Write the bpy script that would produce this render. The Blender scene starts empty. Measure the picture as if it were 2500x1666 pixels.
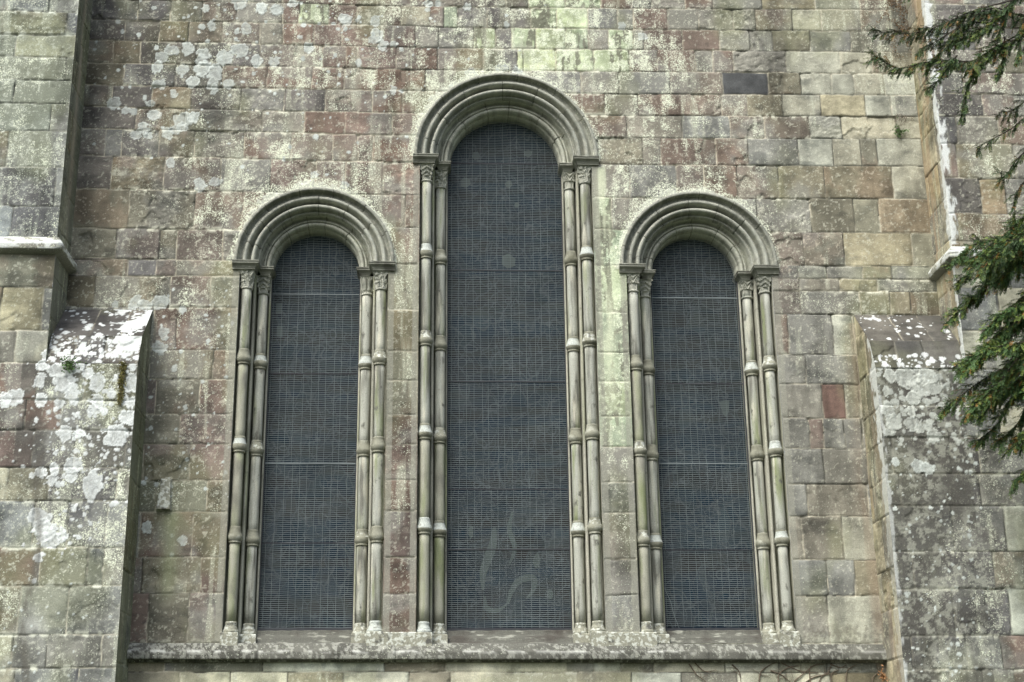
import bpy, math, random
import numpy as np
from mathutils import Matrix, Vector

# ---------------------------------------------------------------- camera, sky, sun, exposure
S = bpy.context.scene
C = S.collection
TH, YAW, ROLL = math.radians(17.9), math.radians(3.5), math.radians(-0.71)
cam_d = bpy.data.cameras.new('camera'); cam = bpy.data.objects.new('camera', cam_d); C.objects.link(cam)
cam.matrix_world = (Matrix.Translation((0, -16.5, 1.6)) @ Matrix.Rotation(-YAW, 4, 'Z')
                    @ Matrix.Rotation(math.pi/2 + TH, 4, 'X') @ Matrix.Rotation(ROLL, 4, 'Z'))
cam_d.sensor_width = 36; cam_d.lens = 36*3500/2500; cam_d.clip_end = 2000
S.camera = cam
W_ = bpy.data.worlds.new("World"); S.world = W_; W_.use_nodes = True
wn = W_.node_tree; wn.nodes.clear()
sky = wn.nodes.new('ShaderNodeTexSky'); sky.sky_type = 'NISHITA'; sky.sun_disc = False
SUN_EL, SUN_AZ = math.radians(50), math.radians(-38)      # azimuth measured from straight in front of the wall, towards its left
sky.sun_elevation = SUN_EL; sky.air_density = 1.0; sky.dust_density = 3.0; sky.ozone_density = 1.0
sdir = Vector((math.sin(SUN_AZ)*math.cos(SUN_EL), -math.cos(SUN_AZ)*math.cos(SUN_EL), math.sin(SUN_EL)))
sky.sun_rotation = math.atan2(sdir.x, sdir.y)
bg = wn.nodes.new('ShaderNodeBackground'); bg.inputs[1].default_value = 0.1
hsv = wn.nodes.new('ShaderNodeHueSaturation'); hsv.inputs['Saturation'].default_value = 0.5
wo = wn.nodes.new('ShaderNodeOutputWorld')
# overcast sky: brighter overhead than at the horizon, hidden below it
tcw = wn.nodes.new('ShaderNodeTexCoord'); sxw = wn.nodes.new('ShaderNodeSeparateXYZ'); wn.links.new(tcw.outputs['Generated'], sxw.inputs[0])
mrw = wn.nodes.new('ShaderNodeMapRange'); mrw.inputs['From Min'].default_value = -.02; mrw.inputs['From Max'].default_value = .95
mrw.inputs['To Min'].default_value = .06; mrw.inputs['To Max'].default_value = 2.6; wn.links.new(sxw.outputs['Z'], mrw.inputs['Value'])
scw = wn.nodes.new('ShaderNodeVectorMath'); scw.operation = 'SCALE'; wn.links.new(mrw.outputs[0], scw.inputs['Scale'])
wn.links.new(sky.outputs[0], hsv.inputs['Color']); wn.links.new(hsv.outputs[0], scw.inputs[0]); wn.links.new(scw.outputs[0], bg.inputs[0]); wn.links.new(bg.outputs[0], wo.inputs[0])
sun_d = bpy.data.lights.new('sun', 'SUN'); sun_d.energy = 1.3; sun_d.angle = math.radians(32); sun_d.color = (1.0, .985, .94)
sun = bpy.data.objects.new('sun', sun_d); C.objects.link(sun)
sun.rotation_euler = sdir.to_track_quat('Z', 'Y').to_euler(); sun.location = (-10, -20, 30)
S.view_settings.view_transform = 'Standard'; S.view_settings.look = 'None'
S.view_settings.exposure = 1.05; S.view_settings.gamma = 1.0
S.view_settings.use_curve_mapping = False
S.render.engine = 'CYCLES'

rng = np.random.default_rng(7); random.seed(7)

# ---------------------------------------------------------------- stone layout of the real wall, in metres: (top bed line), joints, stone kinds
TABLES = {
'main': [
  ([(-4.45,12.176),(-0.3,12.17),(6.51,12.289)],[-4.0,-3.37,-2.84,-2.36,-1.88,-1.35,-0.66,-0.07,0.53,1.12,1.83,2.43,2.98,3.64,4.3,4.97,5.64,6.09],'k3 g4 b4 k4 g5 r5 b5 r5 g6 p7 k5 p8 g6 r4 g4 g3 c2 b3 t3'),
  ([(-4.42,11.866),(-2.41,11.859),(-0.29,11.849),(3.25,11.896),(6.47,11.96)],[-3.92,-3.35,-2.82,-2.4,-1.93,-1.34,-0.65,-0.06,0.42,0.98,1.28,1.76,2.24,2.64,2.91,3.36,3.73,4.39,5.1,5.71,6.22],'k2 k3 b4 g5 k5 b5 r6 r5 g6 k6 k4 p7 p9 r6 k5 b5 r4 g2 y2 g3 b4 r3'),
  ([(-4.4,11.546),(-2.39,11.532),(-0.29,11.525),(3.23,11.562),(6.44,11.622)],[-3.77,-3.35,-2.95,-2.5,-1.91,-1.7,-1.32,-0.95,-0.39,-0.01,0.17,0.35,0.74,1.31,1.65,2.06,2.45,2.66,3.11,3.52,3.98,4.28,4.78,5.17,5.7,6.08],'k2 k2 k3 b4 g5 r6 p7 r5 r6 c4 r5 p8 k6 k7 p8 P8 g7 g5 r6 t3 g2 g3 b3 c2 g3 t4 t2'),
  ([(-4.37,11.241),(-2.52,11.24),(-1.89,11.236),(-0.29,11.235),(0.26,11.223),(3.21,11.25),(5.51,11.281),(6.41,11.294)],[-3.91,-3.47,-3.1,-2.67,-2.2,-1.9,-1.5,-1.15,-0.65,-0.2,0.1,0.56,0.84,1.05,1.37,1.76,2.05,2.32,2.64,2.79,3.3,3.79,4.19,4.49,4.99,5.54,6.06],'k2 k2 t2 t2 k5 t2 r5 r4 r6 r5 g8 g8 p7 k7 p7 P9 p8 g6 p8 g5 r6 r1 t4 g2 t1 g1 t3 t2'),
  ([(-4.35,10.94),(-1.9,10.932),(-0.28,10.918),(0.42,10.92),(2.96,10.948),(6.14,10.977)],[-4.03,-3.69,-2.99,-2.18,-1.75,-1.38,-1.08,-0.94,-0.44,0.09,0.68,1.13,1.2,1.62,2.12,2.58,2.95,3.45,3.68,3.95,4.65,5.37,5.8],'t2 t1 k4 k5 k3 r7 r3 r4 r4 r5 r7 g8 P9 P9 p9 p8 r8 r6 g5 r3 g1 c1 c2 t2'),
  ([(-4.33,10.615),(-1.91,10.607),(-0.04,10.599),(0.65,10.601),(2.95,10.628),(6.11,10.662)],[-3.88,-3.24,-2.65,-2.08,-1.51,-1.1,-0.06,0.79,1.31,1.94,2.43,3.1,3.79,4.39,4.82,5.23,5.53,5.93],'t1 k3 k4 b4 r6 r5 r5 g7 g7 g7 g6 g6 b5 K0 t1 c1 c0 c3 c3'),
  ([(-4.3,10.311),(-4.12,10.303),(-1.89,10.292),(-0.03,10.298),(1.82,10.291),(4.33,10.325),(6.29,10.349)],[-4.01,-3.51,-3.01,-2.4,-1.85,-1.33,-0.74,-0.35,0.26,1.73,2.24,2.67,3.76,4.1,4.56,5.06,5.65,5.99],'t2 k1 t2 k4 g3 k2 b4 r4 r6 b5 r3 g7 b6 b4 t3 c2 y0 c1 c2'),
  ([(-4.31,10.001),(-2.33,9.985),(-1.12,9.98),(-0.09,9.977),(2.05,9.982),(4.31,10.015),(6.26,10.04)],[-3.68,-3.08,-2.11,-1.58,-1.07,-0.48,0.26,2.51,3.23,3.85,4.3,4.89,5.31,6.04],'k2 b4 g4 g5 r1 r2 b5 b5 g7 g6 b5 b3 c2 c2 c1'),
  ([(-4.33,9.694),(-2.61,9.689),(-1.69,9.675),(-0.27,9.664),(2.12,9.674),(4.09,9.689),(6.23,9.723)],[-4.04,-3.84,-3.38,-2.94,-2.32,-1.74,-1.22,-0.91,-0.72,0.26,2.13,2.7,2.94,3.65,4.06,4.72,5.17,5.53,5.74],'k2 g1 k4 r4 g4 b7 b5 b4 b5 r4 b5 t4 g5 r5 b4 g2 c2 c1 t1 c1'),
  ([(-4.33,9.318),(-2.95,9.322),(-1.12,9.294),(-0.16,9.297),(2.16,9.3),(3.83,9.311),(6.19,9.334)],[-3.93,-3.29,-2.6,-1.98,-1.42,-1.05,-0.58,0.78,2.52,3.12,3.47,3.9,4.43,5.02,5.91],'k1 t3 r5 g6 r4 b5 b5 b5 g8 g4 b6 b6 b4 t2 t1 c1'),
  ([(-4.33,8.878),(-1.97,8.858),(-0.83,8.846),(-0.12,8.844),(2.05,8.845),(2.89,8.845),(6.32,8.879)],[-3.69,-2.89,-2.31,-1.51,-0.8,-0.3,0.77,2.28,2.83,3.35,4.13,4.81,5.37,5.69],'t1 t3 b6 b6 b5 b5 b4 p6 g6 b5 g5 g4 t1 y1 o1'),
  ([(-4.33,8.361),(-2.29,8.347),(-0.49,8.418),(-0.12,8.414),(2.05,8.423),(2.41,8.417),(4.36,8.406),(6.29,8.406)],[-3.81,-3.29,-3.08,-2.52,-1.75,0.77,2.81,4.68,5.2,6.07],'t1 b3 t4 b4 g4 b4 p6 b4 t2 y1 y1'),
  ([(-4.3,7.966),(-2.42,7.947),(-0.38,7.929),(2.05,7.932),(4.4,7.95),(6.38,7.97)],[],''),
],
'left': [
  ([(-3.22,7.953)],[-3.65,-3.31,-3.07],'t2 k1 b2 t4'),
  ([(-3.21,7.74)],[-4.02,-3.12,-2.64],'t1 t4 b5 g3'),
  ([(-3.18,7.341)],[-3.29,-3.02],'g3 b3 r4'),
  ([(-3.15,6.804)],[-3.31,-2.56],'t2 t3 b4'),
  ([(-3.13,6.437)],[-3.21,-2.7],'b1 t2 r4'),
  ([(-3.1,6.011)],[-3.33,-2.9],'g1 t1 b4'),
  ([(-3.08,5.65)],[-3.3,-2.77],'b1 b2 r3'),
  ([(-3.05,5.217)],[-3.13,-2.55],'k3 g5 r4'),
  ([(-3.03,4.847)],[-3.29,-2.69],'g2 b2 r3'),
  ([(-3.0,4.323)],[-3.23,-2.57],'b3 t2 r2'),
  ([(-2.97,3.919)],[-3.13,-2.68],'b1 t1 b2'),
  ([(-2.94,3.353)],[-2.93],'g5 g6'),
  ([(-2.93,3.201)],[],''),
],
'pier_a': [
  ([(-0.24,7.93)],[],'r3'),
  ([(-0.23,7.325)],[],'r2'),
  ([(-0.23,6.807)],[],'r2'),
  ([(-0.22,6.439)],[],'r3'),
  ([(-0.22,6.014)],[],'r3'),
  ([(-0.22,5.647)],[],'r3'),
  ([(-0.21,5.219)],[],'r3'),
  ([(-0.21,4.855)],[],'r2'),
  ([(-0.2,4.321)],[],'r2'),
  ([(-0.2,3.904)],[],'r3'),
  ([(-0.19,3.338)],[],'c7'),
  ([(-0.19,3.183)],[],''),
],
'pier_b': [
  ([(2.34,7.935)],[],'p5'),
  ([(2.32,7.317)],[],'p7'),
  ([(2.3,6.799)],[],'p6'),
  ([(2.29,6.429)],[],'p7'),
  ([(2.27,6.0)],[],'p5'),
  ([(2.26,5.63)],[],'g6'),
  ([(2.25,5.201)],[],'g3'),
  ([(2.23,4.834)],[],'g4'),
  ([(2.21,4.291)],[],'g2'),
  ([(2.2,3.876)],[],'g4'),
  ([(2.18,3.31)],[],'g6'),
  ([(2.18,3.168)],[],''),
],
'right': [
  ([(5.02,7.956)],[4.59,4.95,5.41,5.78],'b3 c3 g1 t1 g2'),
  ([(5.01,7.781)],[4.6,5.11,5.58],'b3 g2 y1 g3'),
  ([(4.99,7.619)],[4.59,5.34,5.72,5.98],'b3 g4 t3 t1 t2'),
  ([(4.97,7.312)],[4.41,4.97,5.23],'b3 g2 c3 c2'),
  ([(4.93,6.786)],[4.59,5.23],'g2 g2 g2'),
  ([(4.9,6.416)],[4.77,5.05,5.23],'g1 R0 g2 g2'),
  ([(4.86,5.981)],[4.58,4.75,5.0,5.22],'g1 r1 g2 g2 g2'),
  ([(4.83,5.608)],[4.72,5.25],'g1 g1 g2'),
  ([(4.79,5.178)],[4.49,5.22],'g1 g1 g1'),
  ([(4.76,4.791)],[4.4,4.88],'g1 g1 c1'),
  ([(4.72,4.275)],[4.66,4.98],'g1 g1 t1'),
  ([(4.69,3.857)],[4.63],'g1 c1'),
  ([(4.64,3.31)],[4.68,4.97],'t3 b3 c3'),
  ([(4.63,3.153)],[],''),
],
'low': [
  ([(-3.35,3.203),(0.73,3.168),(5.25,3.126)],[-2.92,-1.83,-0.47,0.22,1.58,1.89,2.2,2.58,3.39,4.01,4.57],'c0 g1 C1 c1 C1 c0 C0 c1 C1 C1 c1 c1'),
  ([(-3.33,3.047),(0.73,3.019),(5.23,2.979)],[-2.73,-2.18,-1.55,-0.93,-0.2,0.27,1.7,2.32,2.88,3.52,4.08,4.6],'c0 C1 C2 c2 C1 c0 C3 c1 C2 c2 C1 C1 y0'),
  ([(-3.31,2.654),(0.73,2.62),(5.2,2.575)],[-2.52,-1.81,-1.09,-0.41,0.5,1.19,2.1,3.03,4.2],'t1 c1 g1 c1 c1 g1 t1 c1 g1 c1'),
  ([(-3.29,2.349),(0.73,2.311),(5.17,2.261)],[],''),
],
'turret_left_up': [
  ([(-4.85,11.646)],[-4.99],'g3 g3'),
  ([(-4.82,11.297)],[-5.21,-4.71],'t2 g4 g3'),
  ([(-4.79,10.957)],[-4.47],'t3 k4'),
  ([(-4.76,10.639)],[-5.06],'g3 y3'),
  ([(-4.74,10.335)],[-4.43],'g6 g3'),
  ([(-4.71,10.023)],[-5.02],'g5 g5'),
  ([(-4.68,9.704)],[-4.56],'g5 g3'),
  ([(-4.65,9.34)],[-5.02],'t3 g5'),
  ([(-4.61,8.868)],[-4.43],'k4 g3'),
  ([(-4.57,8.362)],[-4.89],'g4 k4'),
  ([(-4.53,7.948)],[],''),
],
'turret_left_low': [
  ([(-4.52,7.804)],[],'t1'),
  ([(-4.48,7.342)],[-4.91,-4.44],'t1 y1 g1'),
  ([(-4.43,6.819)],[-4.7],'g1 c2'),
  ([(-4.4,6.437)],[-4.42,-3.89],'r3 g6 k5'),
  ([(-4.36,6.002)],[-4.52,-4.13],'b3 r4 k7'),
  ([(-4.33,5.65)],[-4.4,-3.94,-3.38],'r2 k5 g8 g6'),
  ([(-4.29,5.219)],[-4.64,-4.19,-3.45],'c4 t3 k7 g8'),
  ([(-4.26,4.845)],[-4.32,-3.95,-3.53],'g3 g8 k6 g6'),
  ([(-4.21,4.328)],[-4.21,-3.7,-3.53],'r5 t3 g3 g6'),
  ([(-4.17,3.909)],[-4.39,-3.87],'r6 g2 g3'),
  ([(-4.13,3.388)],[-4.42,-4.06,-3.48],'c4 g3 g3 g2'),
  ([(-4.1,3.035)],[-4.37,-3.89,-3.7],'c4 g3 k2 g2'),
  ([(-4.06,2.641)],[-3.96],'g2 g2'),
  ([(-4.04,2.328)],[],''),
],
'turret_right_up': [
  ([(7.17,11.946)],[7.16],'k3 b3'),
  ([(7.14,11.64)],[6.85],'b3 k3'),
  ([(7.1,11.326)],[7.25],'k2 b3'),
  ([(7.06,10.997)],[6.94],'k3 b4'),
  ([(7.03,10.671)],[7.2],'b4 t3'),
  ([(6.99,10.35)],[6.71],'k3 b5'),
  ([(6.95,10.043)],[6.94,7.34],'k3 b3 g3'),
  ([(6.92,9.728)],[6.56,7.1],'k2 g3 b3'),
  ([(6.87,9.349)],[6.52,7.25],'b2 t5 g3'),
  ([(6.82,8.881)],[6.77,7.08],'k1 o1 g3'),
  ([(6.77,8.41)],[6.44],'b3 t5'),
  ([(6.72,8.043)],[],''),
],
'turret_right_low': [
  ([(6.7,7.856)],[6.78],'c1 g1'),
  ([(6.66,7.444)],[6.82],'g2 c1'),
  ([(6.59,6.898)],[6.57],'c2 g2'),
  ([(6.04,6.426)],[6.01,6.66],'k7 g3 g2'),
  ([(6.0,5.971)],[5.64,6.17,6.66],'k6 k4 g3 c3'),
  ([(5.96,5.592)],[5.34,6.04,6.37],'k4 k4 k2 g4'),
  ([(5.91,5.16)],[5.41,6.34],'k4 k4 g4'),
  ([(5.87,4.783)],[5.97,6.58],'k4 k4 c1'),
  ([(5.82,4.261)],[5.46,6.39],'k4 k4 t3'),
  ([(5.77,3.842)],[5.88,6.52],'k5 k5 c1'),
  ([(5.71,3.321)],[5.36,5.98,6.37],'k4 k5 g5 b2'),
  ([(5.68,2.956)],[5.75,6.12,6.48],'k5 k5 g4 b3'),
  ([(5.63,2.562)],[6.07],'g3 g3'),
  ([(5.6,2.238)],[],''),
],
'blobs_main': [(-2.37,11.14,0.086),(-2.49,11.1,0.038),(-3.28,10.82,0.095),(-3.1,10.84,0.086),(-3.41,10.72,0.086),(-2.89,10.78,0.086),(-2.92,10.7,0.086),(-2.62,10.72,0.124),(-2.44,10.83,0.114),(-2.23,10.68,0.08),(-1.99,10.67,0.072),(-3.46,10.57,0.08),(-3.16,10.54,0.086),(-2.89,10.55,0.114),(-2.74,10.51,0.105),(-3.0,10.37,0.086),(-3.42,10.32,0.08),(-2.77,10.34,0.086),(-2.55,10.35,0.072),(-2.73,10.28,0.067),(-3.24,10.2,0.063),(-3.52,10.06,0.053),(-3.59,10.14,0.034),(-3.97,10.05,0.086),(-3.82,9.95,0.063),(-3.72,9.94,0.048),(-3.47,9.91,0.08),(-3.1,9.86,0.124),(-2.97,9.86,0.086),(-3.11,9.74,0.072),(-3.58,9.71,0.087),(-3.67,9.62,0.072),(-3.52,9.62,0.053),(-3.28,9.65,0.086),(-3.19,9.69,0.072),(-3.56,11.42,0.034),(-4.0,11.21,0.038),(-2.94,11.16,0.048),(-2.81,11.17,0.063),(-2.9,11.43,0.053),(-2.47,11.52,0.114),(-2.2,11.44,0.076),(-1.99,11.42,0.08),(-1.79,11.54,0.067),(-1.56,10.89,0.072),(-1.11,11.31,0.072),(-3.22,9.24,0.057),(-1.44,9.11,0.053),(-1.06,8.97,0.053),(-1.43,9.62,0.038),(-2.84,8.95,0.086),(-2.66,8.99,0.076),(-3.53,7.4,0.091),(-3.23,7.4,0.095),(-3.41,7.37,0.076),(-3.76,7.37,0.048),(-2.96,7.31,0.048),(-3.16,7.01,0.072),(-3.2,6.83,0.086),(-3.18,6.76,0.042),(-3.01,6.57,0.042),(-3.01,5.14,0.067),(-3.02,5.04,0.067),(-2.92,4.57,0.019),(-2.91,4.35,0.027),(-2.8,4.52,0.057),(-3.2,4.67,0.067),(-1.1,11.31,0.086),(-0.72,11.29,0.076),(-0.69,11.09,0.092),(-0.72,11.02,0.074),(-0.62,10.93,0.081),(-0.47,10.96,0.055),(-0.92,10.68,0.049),(-0.95,11.3,0.031),(-0.04,11.56,0.062),(0.1,11.57,0.049),(-0.37,10.89,0.031),(-2.0,11.42,0.074),(-2.18,11.45,0.074),(-1.57,10.9,0.068),(-1.68,11.04,0.031),(-1.44,9.63,0.037),(-0.04,11.47,0.037),(-0.47,10.3,0.055),(2.5,11.29,0.055),(2.77,11.14,0.063),(0.99,11.28,0.047),(0.48,11.53,0.063),(0.91,10.64,0.078),(1.14,10.57,0.094),(0.53,10.56,0.078)],
'blobs_left': [(-3.72,5.01,0.152),(-3.95,5.13,0.105),(-3.93,5.25,0.114),(-4.14,5.2,0.076),(-4.16,5.07,0.086),(-4.3,5.17,0.076),(-4.08,5.03,0.042),(-4.38,5.13,0.042),(-4.27,4.67,0.133),(-4.19,4.52,0.152),(-4.13,4.41,0.133),(-4.0,4.46,0.086),(-4.23,4.21,0.067),(-4.19,4.25,0.038),(-4.25,3.96,0.034),(-3.89,4.75,0.034),(-3.75,4.77,0.029),(-3.7,4.59,0.029),(-3.45,4.82,0.048),(-3.75,6.21,0.11),(-3.85,6.32,0.08),(-4.12,6.21,0.152),(-4.03,6.09,0.105),(-4.19,6.35,0.133),(-4.02,6.39,0.114),(-3.36,6.2,0.118),(-4.15,6.54,0.171),(-4.27,6.54,0.114),(-3.87,6.53,0.143),(-4.0,6.56,0.076),(-3.62,6.58,0.063),(-3.37,6.5,0.057),(-3.44,6.51,0.038),(-3.73,5.99,0.095),(-4.15,5.95,0.072),(-3.99,5.97,0.053),(-4.26,5.86,0.034),(-4.37,6.4,0.086),(-4.39,6.23,0.095),(-4.35,6.0,0.095),(-4.67,6.02,0.133),(-4.76,6.0,0.095),(-4.07,5.61,0.114),(-3.9,5.61,0.072),(-3.5,5.59,0.152),(-3.37,5.8,0.114),(-3.36,6.39,0.053),(-3.43,6.0,0.076),(-3.75,5.88,0.076),(-3.65,5.87,0.057),(-3.58,6.06,0.057),(-4.15,5.81,0.038),(-3.36,5.97,0.076)],
'blobs_right': [(5.7,6.51,0.118),(5.59,6.5,0.095),(5.8,6.5,0.105),(5.41,6.47,0.063),(5.3,6.46,0.057),(5.98,6.5,0.086),(6.11,6.5,0.027),(6.08,6.43,0.038),(5.44,6.02,0.049),(5.42,6.33,0.086),(5.61,6.31,0.143),(5.76,6.21,0.133),(5.92,6.19,0.095),(5.86,6.31,0.114),(5.35,6.15,0.057),(5.66,6.08,0.095),(5.92,6.04,0.046),(6.04,6.08,0.046),(6.08,6.22,0.038),(5.36,5.9,0.086),(5.4,5.77,0.095),(5.33,5.65,0.057),(5.62,5.9,0.067),(5.62,5.74,0.095),(5.69,5.69,0.057),(5.86,5.62,0.08),(5.86,5.57,0.057),(5.53,5.86,0.027),(5.29,5.95,0.034),(5.64,5.58,0.023),(5.75,5.95,0.027),(5.37,5.3,0.053),(5.32,4.75,0.029),(5.73,4.77,0.023),(6.16,4.61,0.019),(6.16,4.5,0.019),(6.15,4.44,0.027),(6.17,4.39,0.017),(5.8,4.28,0.019),(6.32,4.76,0.017),(6.14,4.17,0.021),(5.88,3.23,0.027),(5.81,3.23,0.023),(5.89,3.12,0.027),(5.88,2.99,0.023),(5.83,2.94,0.023),(5.36,3.78,0.03),(6.27,5.38,0.027),(6.32,5.28,0.027),(6.2,5.18,0.023),(6.25,5.18,0.027),(6.13,5.21,0.023),(6.22,5.3,0.019),(6.08,5.35,0.017),(5.75,5.23,0.076),(5.64,5.25,0.076),(6.47,10.92,0.06),(6.55,10.94,0.044)],
}


# ---------------------------------------------------------------- noise
def _hash(ix, iy, seed):
    h = (ix.astype(np.int64)*374761393 + iy.astype(np.int64)*668265263 + seed*1442695041) & 0xFFFFFFFF
    h = ((h ^ (h >> 13))*1274126177) & 0xFFFFFFFF
    h = ((h ^ (h >> 16))*2246822519) & 0xFFFFFFFF
    return ((h ^ (h >> 13)) & 0xFFFFFF)/float(0xFFFFFF)
def vn(x, y, seed=0):
    x0 = np.floor(x); y0 = np.floor(y); fx = x-x0; fy = y-y0
    fx = fx*fx*(3-2*fx); fy = fy*fy*(3-2*fy)
    a = _hash(x0, y0, seed); b = _hash(x0+1, y0, seed); c = _hash(x0, y0+1, seed); d = _hash(x0+1, y0+1, seed)
    return (a*(1-fx)+b*fx)*(1-fy) + (c*(1-fx)+d*fx)*fy      # 0..1
def fbm(x, y, f, seed=0, octv=4, g=.5):
    s = 0; a = 1; t = 0
    for o in range(octv):
        s = s + a*vn(x*f+17.3*o, y*f-9.1*o, seed+o*13); t += a; a *= g; f *= 2.03
    return s/t
def sst(x, a, b):
    t = np.clip((x-a)/(b-a), 0, 1); return t*t*(3-2*t)
def mixc(c, d, w):
    """blend the colour towards d; a fourth channel holds how much fine lichen speckle the surface carries"""
    d = np.asarray(d, float); w = np.clip(w, 0, 1)
    if d.ndim == 1: d = d[None, :]
    if c.shape[1] == 4:
        o = c.copy(); o[:, :3] = c[:, :3]*(1-w[:, None])+d*w[:, None]; o[:, 3] = c[:, 3]*(1-.8*w); return o
    return c*(1-w[:, None]) + d*w[:, None]

# ---------------------------------------------------------------- materials
def stone_mat(name, base=None, bump=.35, rough=.92, scale=90., streak=None):
    m = bpy.data.materials.new(name); m.use_nodes = True; nt = m.node_tree; n = nt.nodes; L = nt.links
    p = n['Principled BSDF']; p.inputs['Roughness'].default_value = rough
    p.inputs['Specular IOR Level'].default_value = .25
    tc = n.new('ShaderNodeTexCoord')
    n1 = n.new('ShaderNodeTexNoise'); n1.inputs['Scale'].default_value = scale; n1.inputs['Detail'].default_value = 5
    L.new(tc.outputs['Object'], n1.inputs['Vector'])
    r = n.new('ShaderNodeMapRange'); r.inputs['From Min'].default_value = .3; r.inputs['From Max'].default_value = .7
    r.inputs['To Min'].default_value = .80; r.inputs['To Max'].default_value = 1.18
    L.new(n1.outputs['Fac'], r.inputs['Value'])
    if base is None:
        at = n.new('ShaderNodeAttribute'); at.attribute_name = 'stone_colour'; src = at.outputs['Color']
        def M(op, a, b, c=None):
            q = n.new('ShaderNodeMath'); q.operation = op
            for i, v in enumerate((a, b, c)):
                if v is None: continue
                if isinstance(v, (int, float)): q.inputs[i].default_value = v
                else: L.new(v, q.inputs[i])
            return q.outputs[0]
        ns = n.new('ShaderNodeTexNoise'); ns.inputs['Scale'].default_value = 58; ns.inputs['Detail'].default_value = 3; ns.inputs['Roughness'].default_value = .68
        L.new(tc.outputs['Object'], ns.inputs['Vector'])
        thr = M('MULTIPLY_ADD', at.outputs['Alpha'], -.235, .675)
        f1 = M('MULTIPLY', M('SUBTRACT', ns.outputs['Fac'], thr), 16.)
        q = n.new('ShaderNodeClamp'); L.new(f1, q.inputs[0]); f2 = q.outputs[0]
        q2 = n.new('ShaderNodeClamp'); L.new(M('MULTIPLY', at.outputs['Alpha'], 8.), q2.inputs[0])
        fac = M('MULTIPLY', M('MULTIPLY', f2, q2.outputs[0]), .88)
        vo = n.new('ShaderNodeTexVoronoi'); vo.inputs['Scale'].default_value = 38; L.new(tc.outputs['Object'], vo.inputs['Vector'])
        sp_ = n.new('ShaderNodeSeparateColor'); L.new(vo.outputs['Color'], sp_.inputs[0])
        rr_ = M('MULTIPLY', M('MULTIPLY', at.outputs['Alpha'], .60), M('POWER', sp_.outputs[0], 1.6))
        q3 = n.new('ShaderNodeClamp'); L.new(M('MULTIPLY', M('SUBTRACT', rr_, vo.outputs['Distance']), 14.), q3.inputs[0])
        fac = M('MAXIMUM', fac, q3.outputs[0])
        ms = n.new('ShaderNodeMix'); ms.data_type = 'RGBA'; L.new(fac, ms.inputs['Factor']); L.new(src, ms.inputs[6]); ms.inputs[7].default_value = (.66, .70, .54, 1)
        src = ms.outputs[2]
    else:
        rgb = n.new('ShaderNodeRGB'); rgb.outputs[0].default_value = (*base, 1); src = rgb.outputs[0]
        if streak:
            for k, (col, sc, lo, hi, vs) in enumerate(streak):
                mp = n.new('ShaderNodeMapping'); mp.inputs['Scale'].default_value = vs
                L.new(tc.outputs['Object'], mp.inputs['Vector'])
                oi = n.new('ShaderNodeObjectInfo')
                nn = n.new('ShaderNodeTexNoise'); nn.noise_dimensions = '4D'; nn.inputs['Scale'].default_value = sc; nn.inputs['Detail'].default_value = 4
                ad = n.new('ShaderNodeMath'); ad.operation = 'MULTIPLY_ADD'; ad.inputs[1].default_value = 9.; ad.inputs[2].default_value = k*3.3
                L.new(oi.outputs['Random'], ad.inputs[0]); L.new(ad.outputs[0], nn.inputs['W'])
                L.new(mp.outputs[0], nn.inputs['Vector'])
                rr = n.new('ShaderNodeMapRange'); rr.inputs['From Min'].default_value = lo; rr.inputs['From Max'].default_value = hi
                L.new(nn.outputs['Fac'], rr.inputs['Value'])
                mx = n.new('ShaderNodeMix'); mx.data_type = 'RGBA'; L.new(rr.outputs[0], mx.inputs['Factor'])
                L.new(src, mx.inputs[6]); mx.inputs[7].default_value = (*col, 1); src = mx.outputs[2]
    mu = n.new('ShaderNodeMix'); mu.data_type = 'RGBA'; mu.blend_type = 'MULTIPLY'; mu.inputs['Factor'].default_value = 1
    L.new(src, mu.inputs[6])
    cb = n.new('ShaderNodeCombineColor'); [L.new(r.outputs[0], cb.inputs[i]) for i in range(3)]
    L.new(cb.outputs[0], mu.inputs[7]); L.new(mu.outputs[2], p.inputs['Base Color'])
    bp = n.new('ShaderNodeBump'); bp.inputs['Strength'].default_value = bump; bp.inputs['Distance'].default_value = .01
    n2 = n.new('ShaderNodeTexNoise'); n2.inputs['Scale'].default_value = scale*.6; n2.inputs['Detail'].default_value = 6
    L.new(tc.outputs['Object'], n2.inputs['Vector']); L.new(n2.outputs['Fac'], bp.inputs['Height']); L.new(bp.outputs[0], p.inputs['Normal'])
    return m
def plain_mat(name, col, rough=.8, var=.25, scale=20., spec=.3):
    m = bpy.data.materials.new(name); m.use_nodes = True; nt = m.node_tree; n = nt.nodes; L = nt.links
    p = n['Principled BSDF']; p.inputs['Roughness'].default_value = rough; p.inputs['Specular IOR Level'].default_value = spec
    tc = n.new('ShaderNodeTexCoord'); n1 = n.new('ShaderNodeTexNoise'); n1.inputs['Scale'].default_value = scale
    L.new(tc.outputs['Object'], n1.inputs['Vector'])
    cr = n.new('ShaderNodeMix'); cr.data_type = 'RGBA'; L.new(n1.outputs['Fac'], cr.inputs['Factor'])
    cr.inputs[6].default_value = (*[c*(1-var) for c in col], 1); cr.inputs[7].default_value = (*[c*(1+var) for c in col], 1)
    L.new(cr.outputs[2], p.inputs['Base Color']); return m
M_WALL = stone_mat('weathered_ashlar')
M_TRIM = stone_mat('carved_limestone', bump=.25)
M_SHAFT = stone_mat('shaft_stone', (.36, .37, .315), bump=.3, scale=110, streak=[
    ((.15, .15, .125), 3., .47, .62, (5., 5., .45)), ((.20, .225, .12), 2.2, .53, .70, (4., 4., .5)), ((.50, .49, .39), 3.1, .55, .70, (4., 4., .6)), ((.12, .12, .10), 14., .60, .70, (1., 1., .7))])
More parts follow.
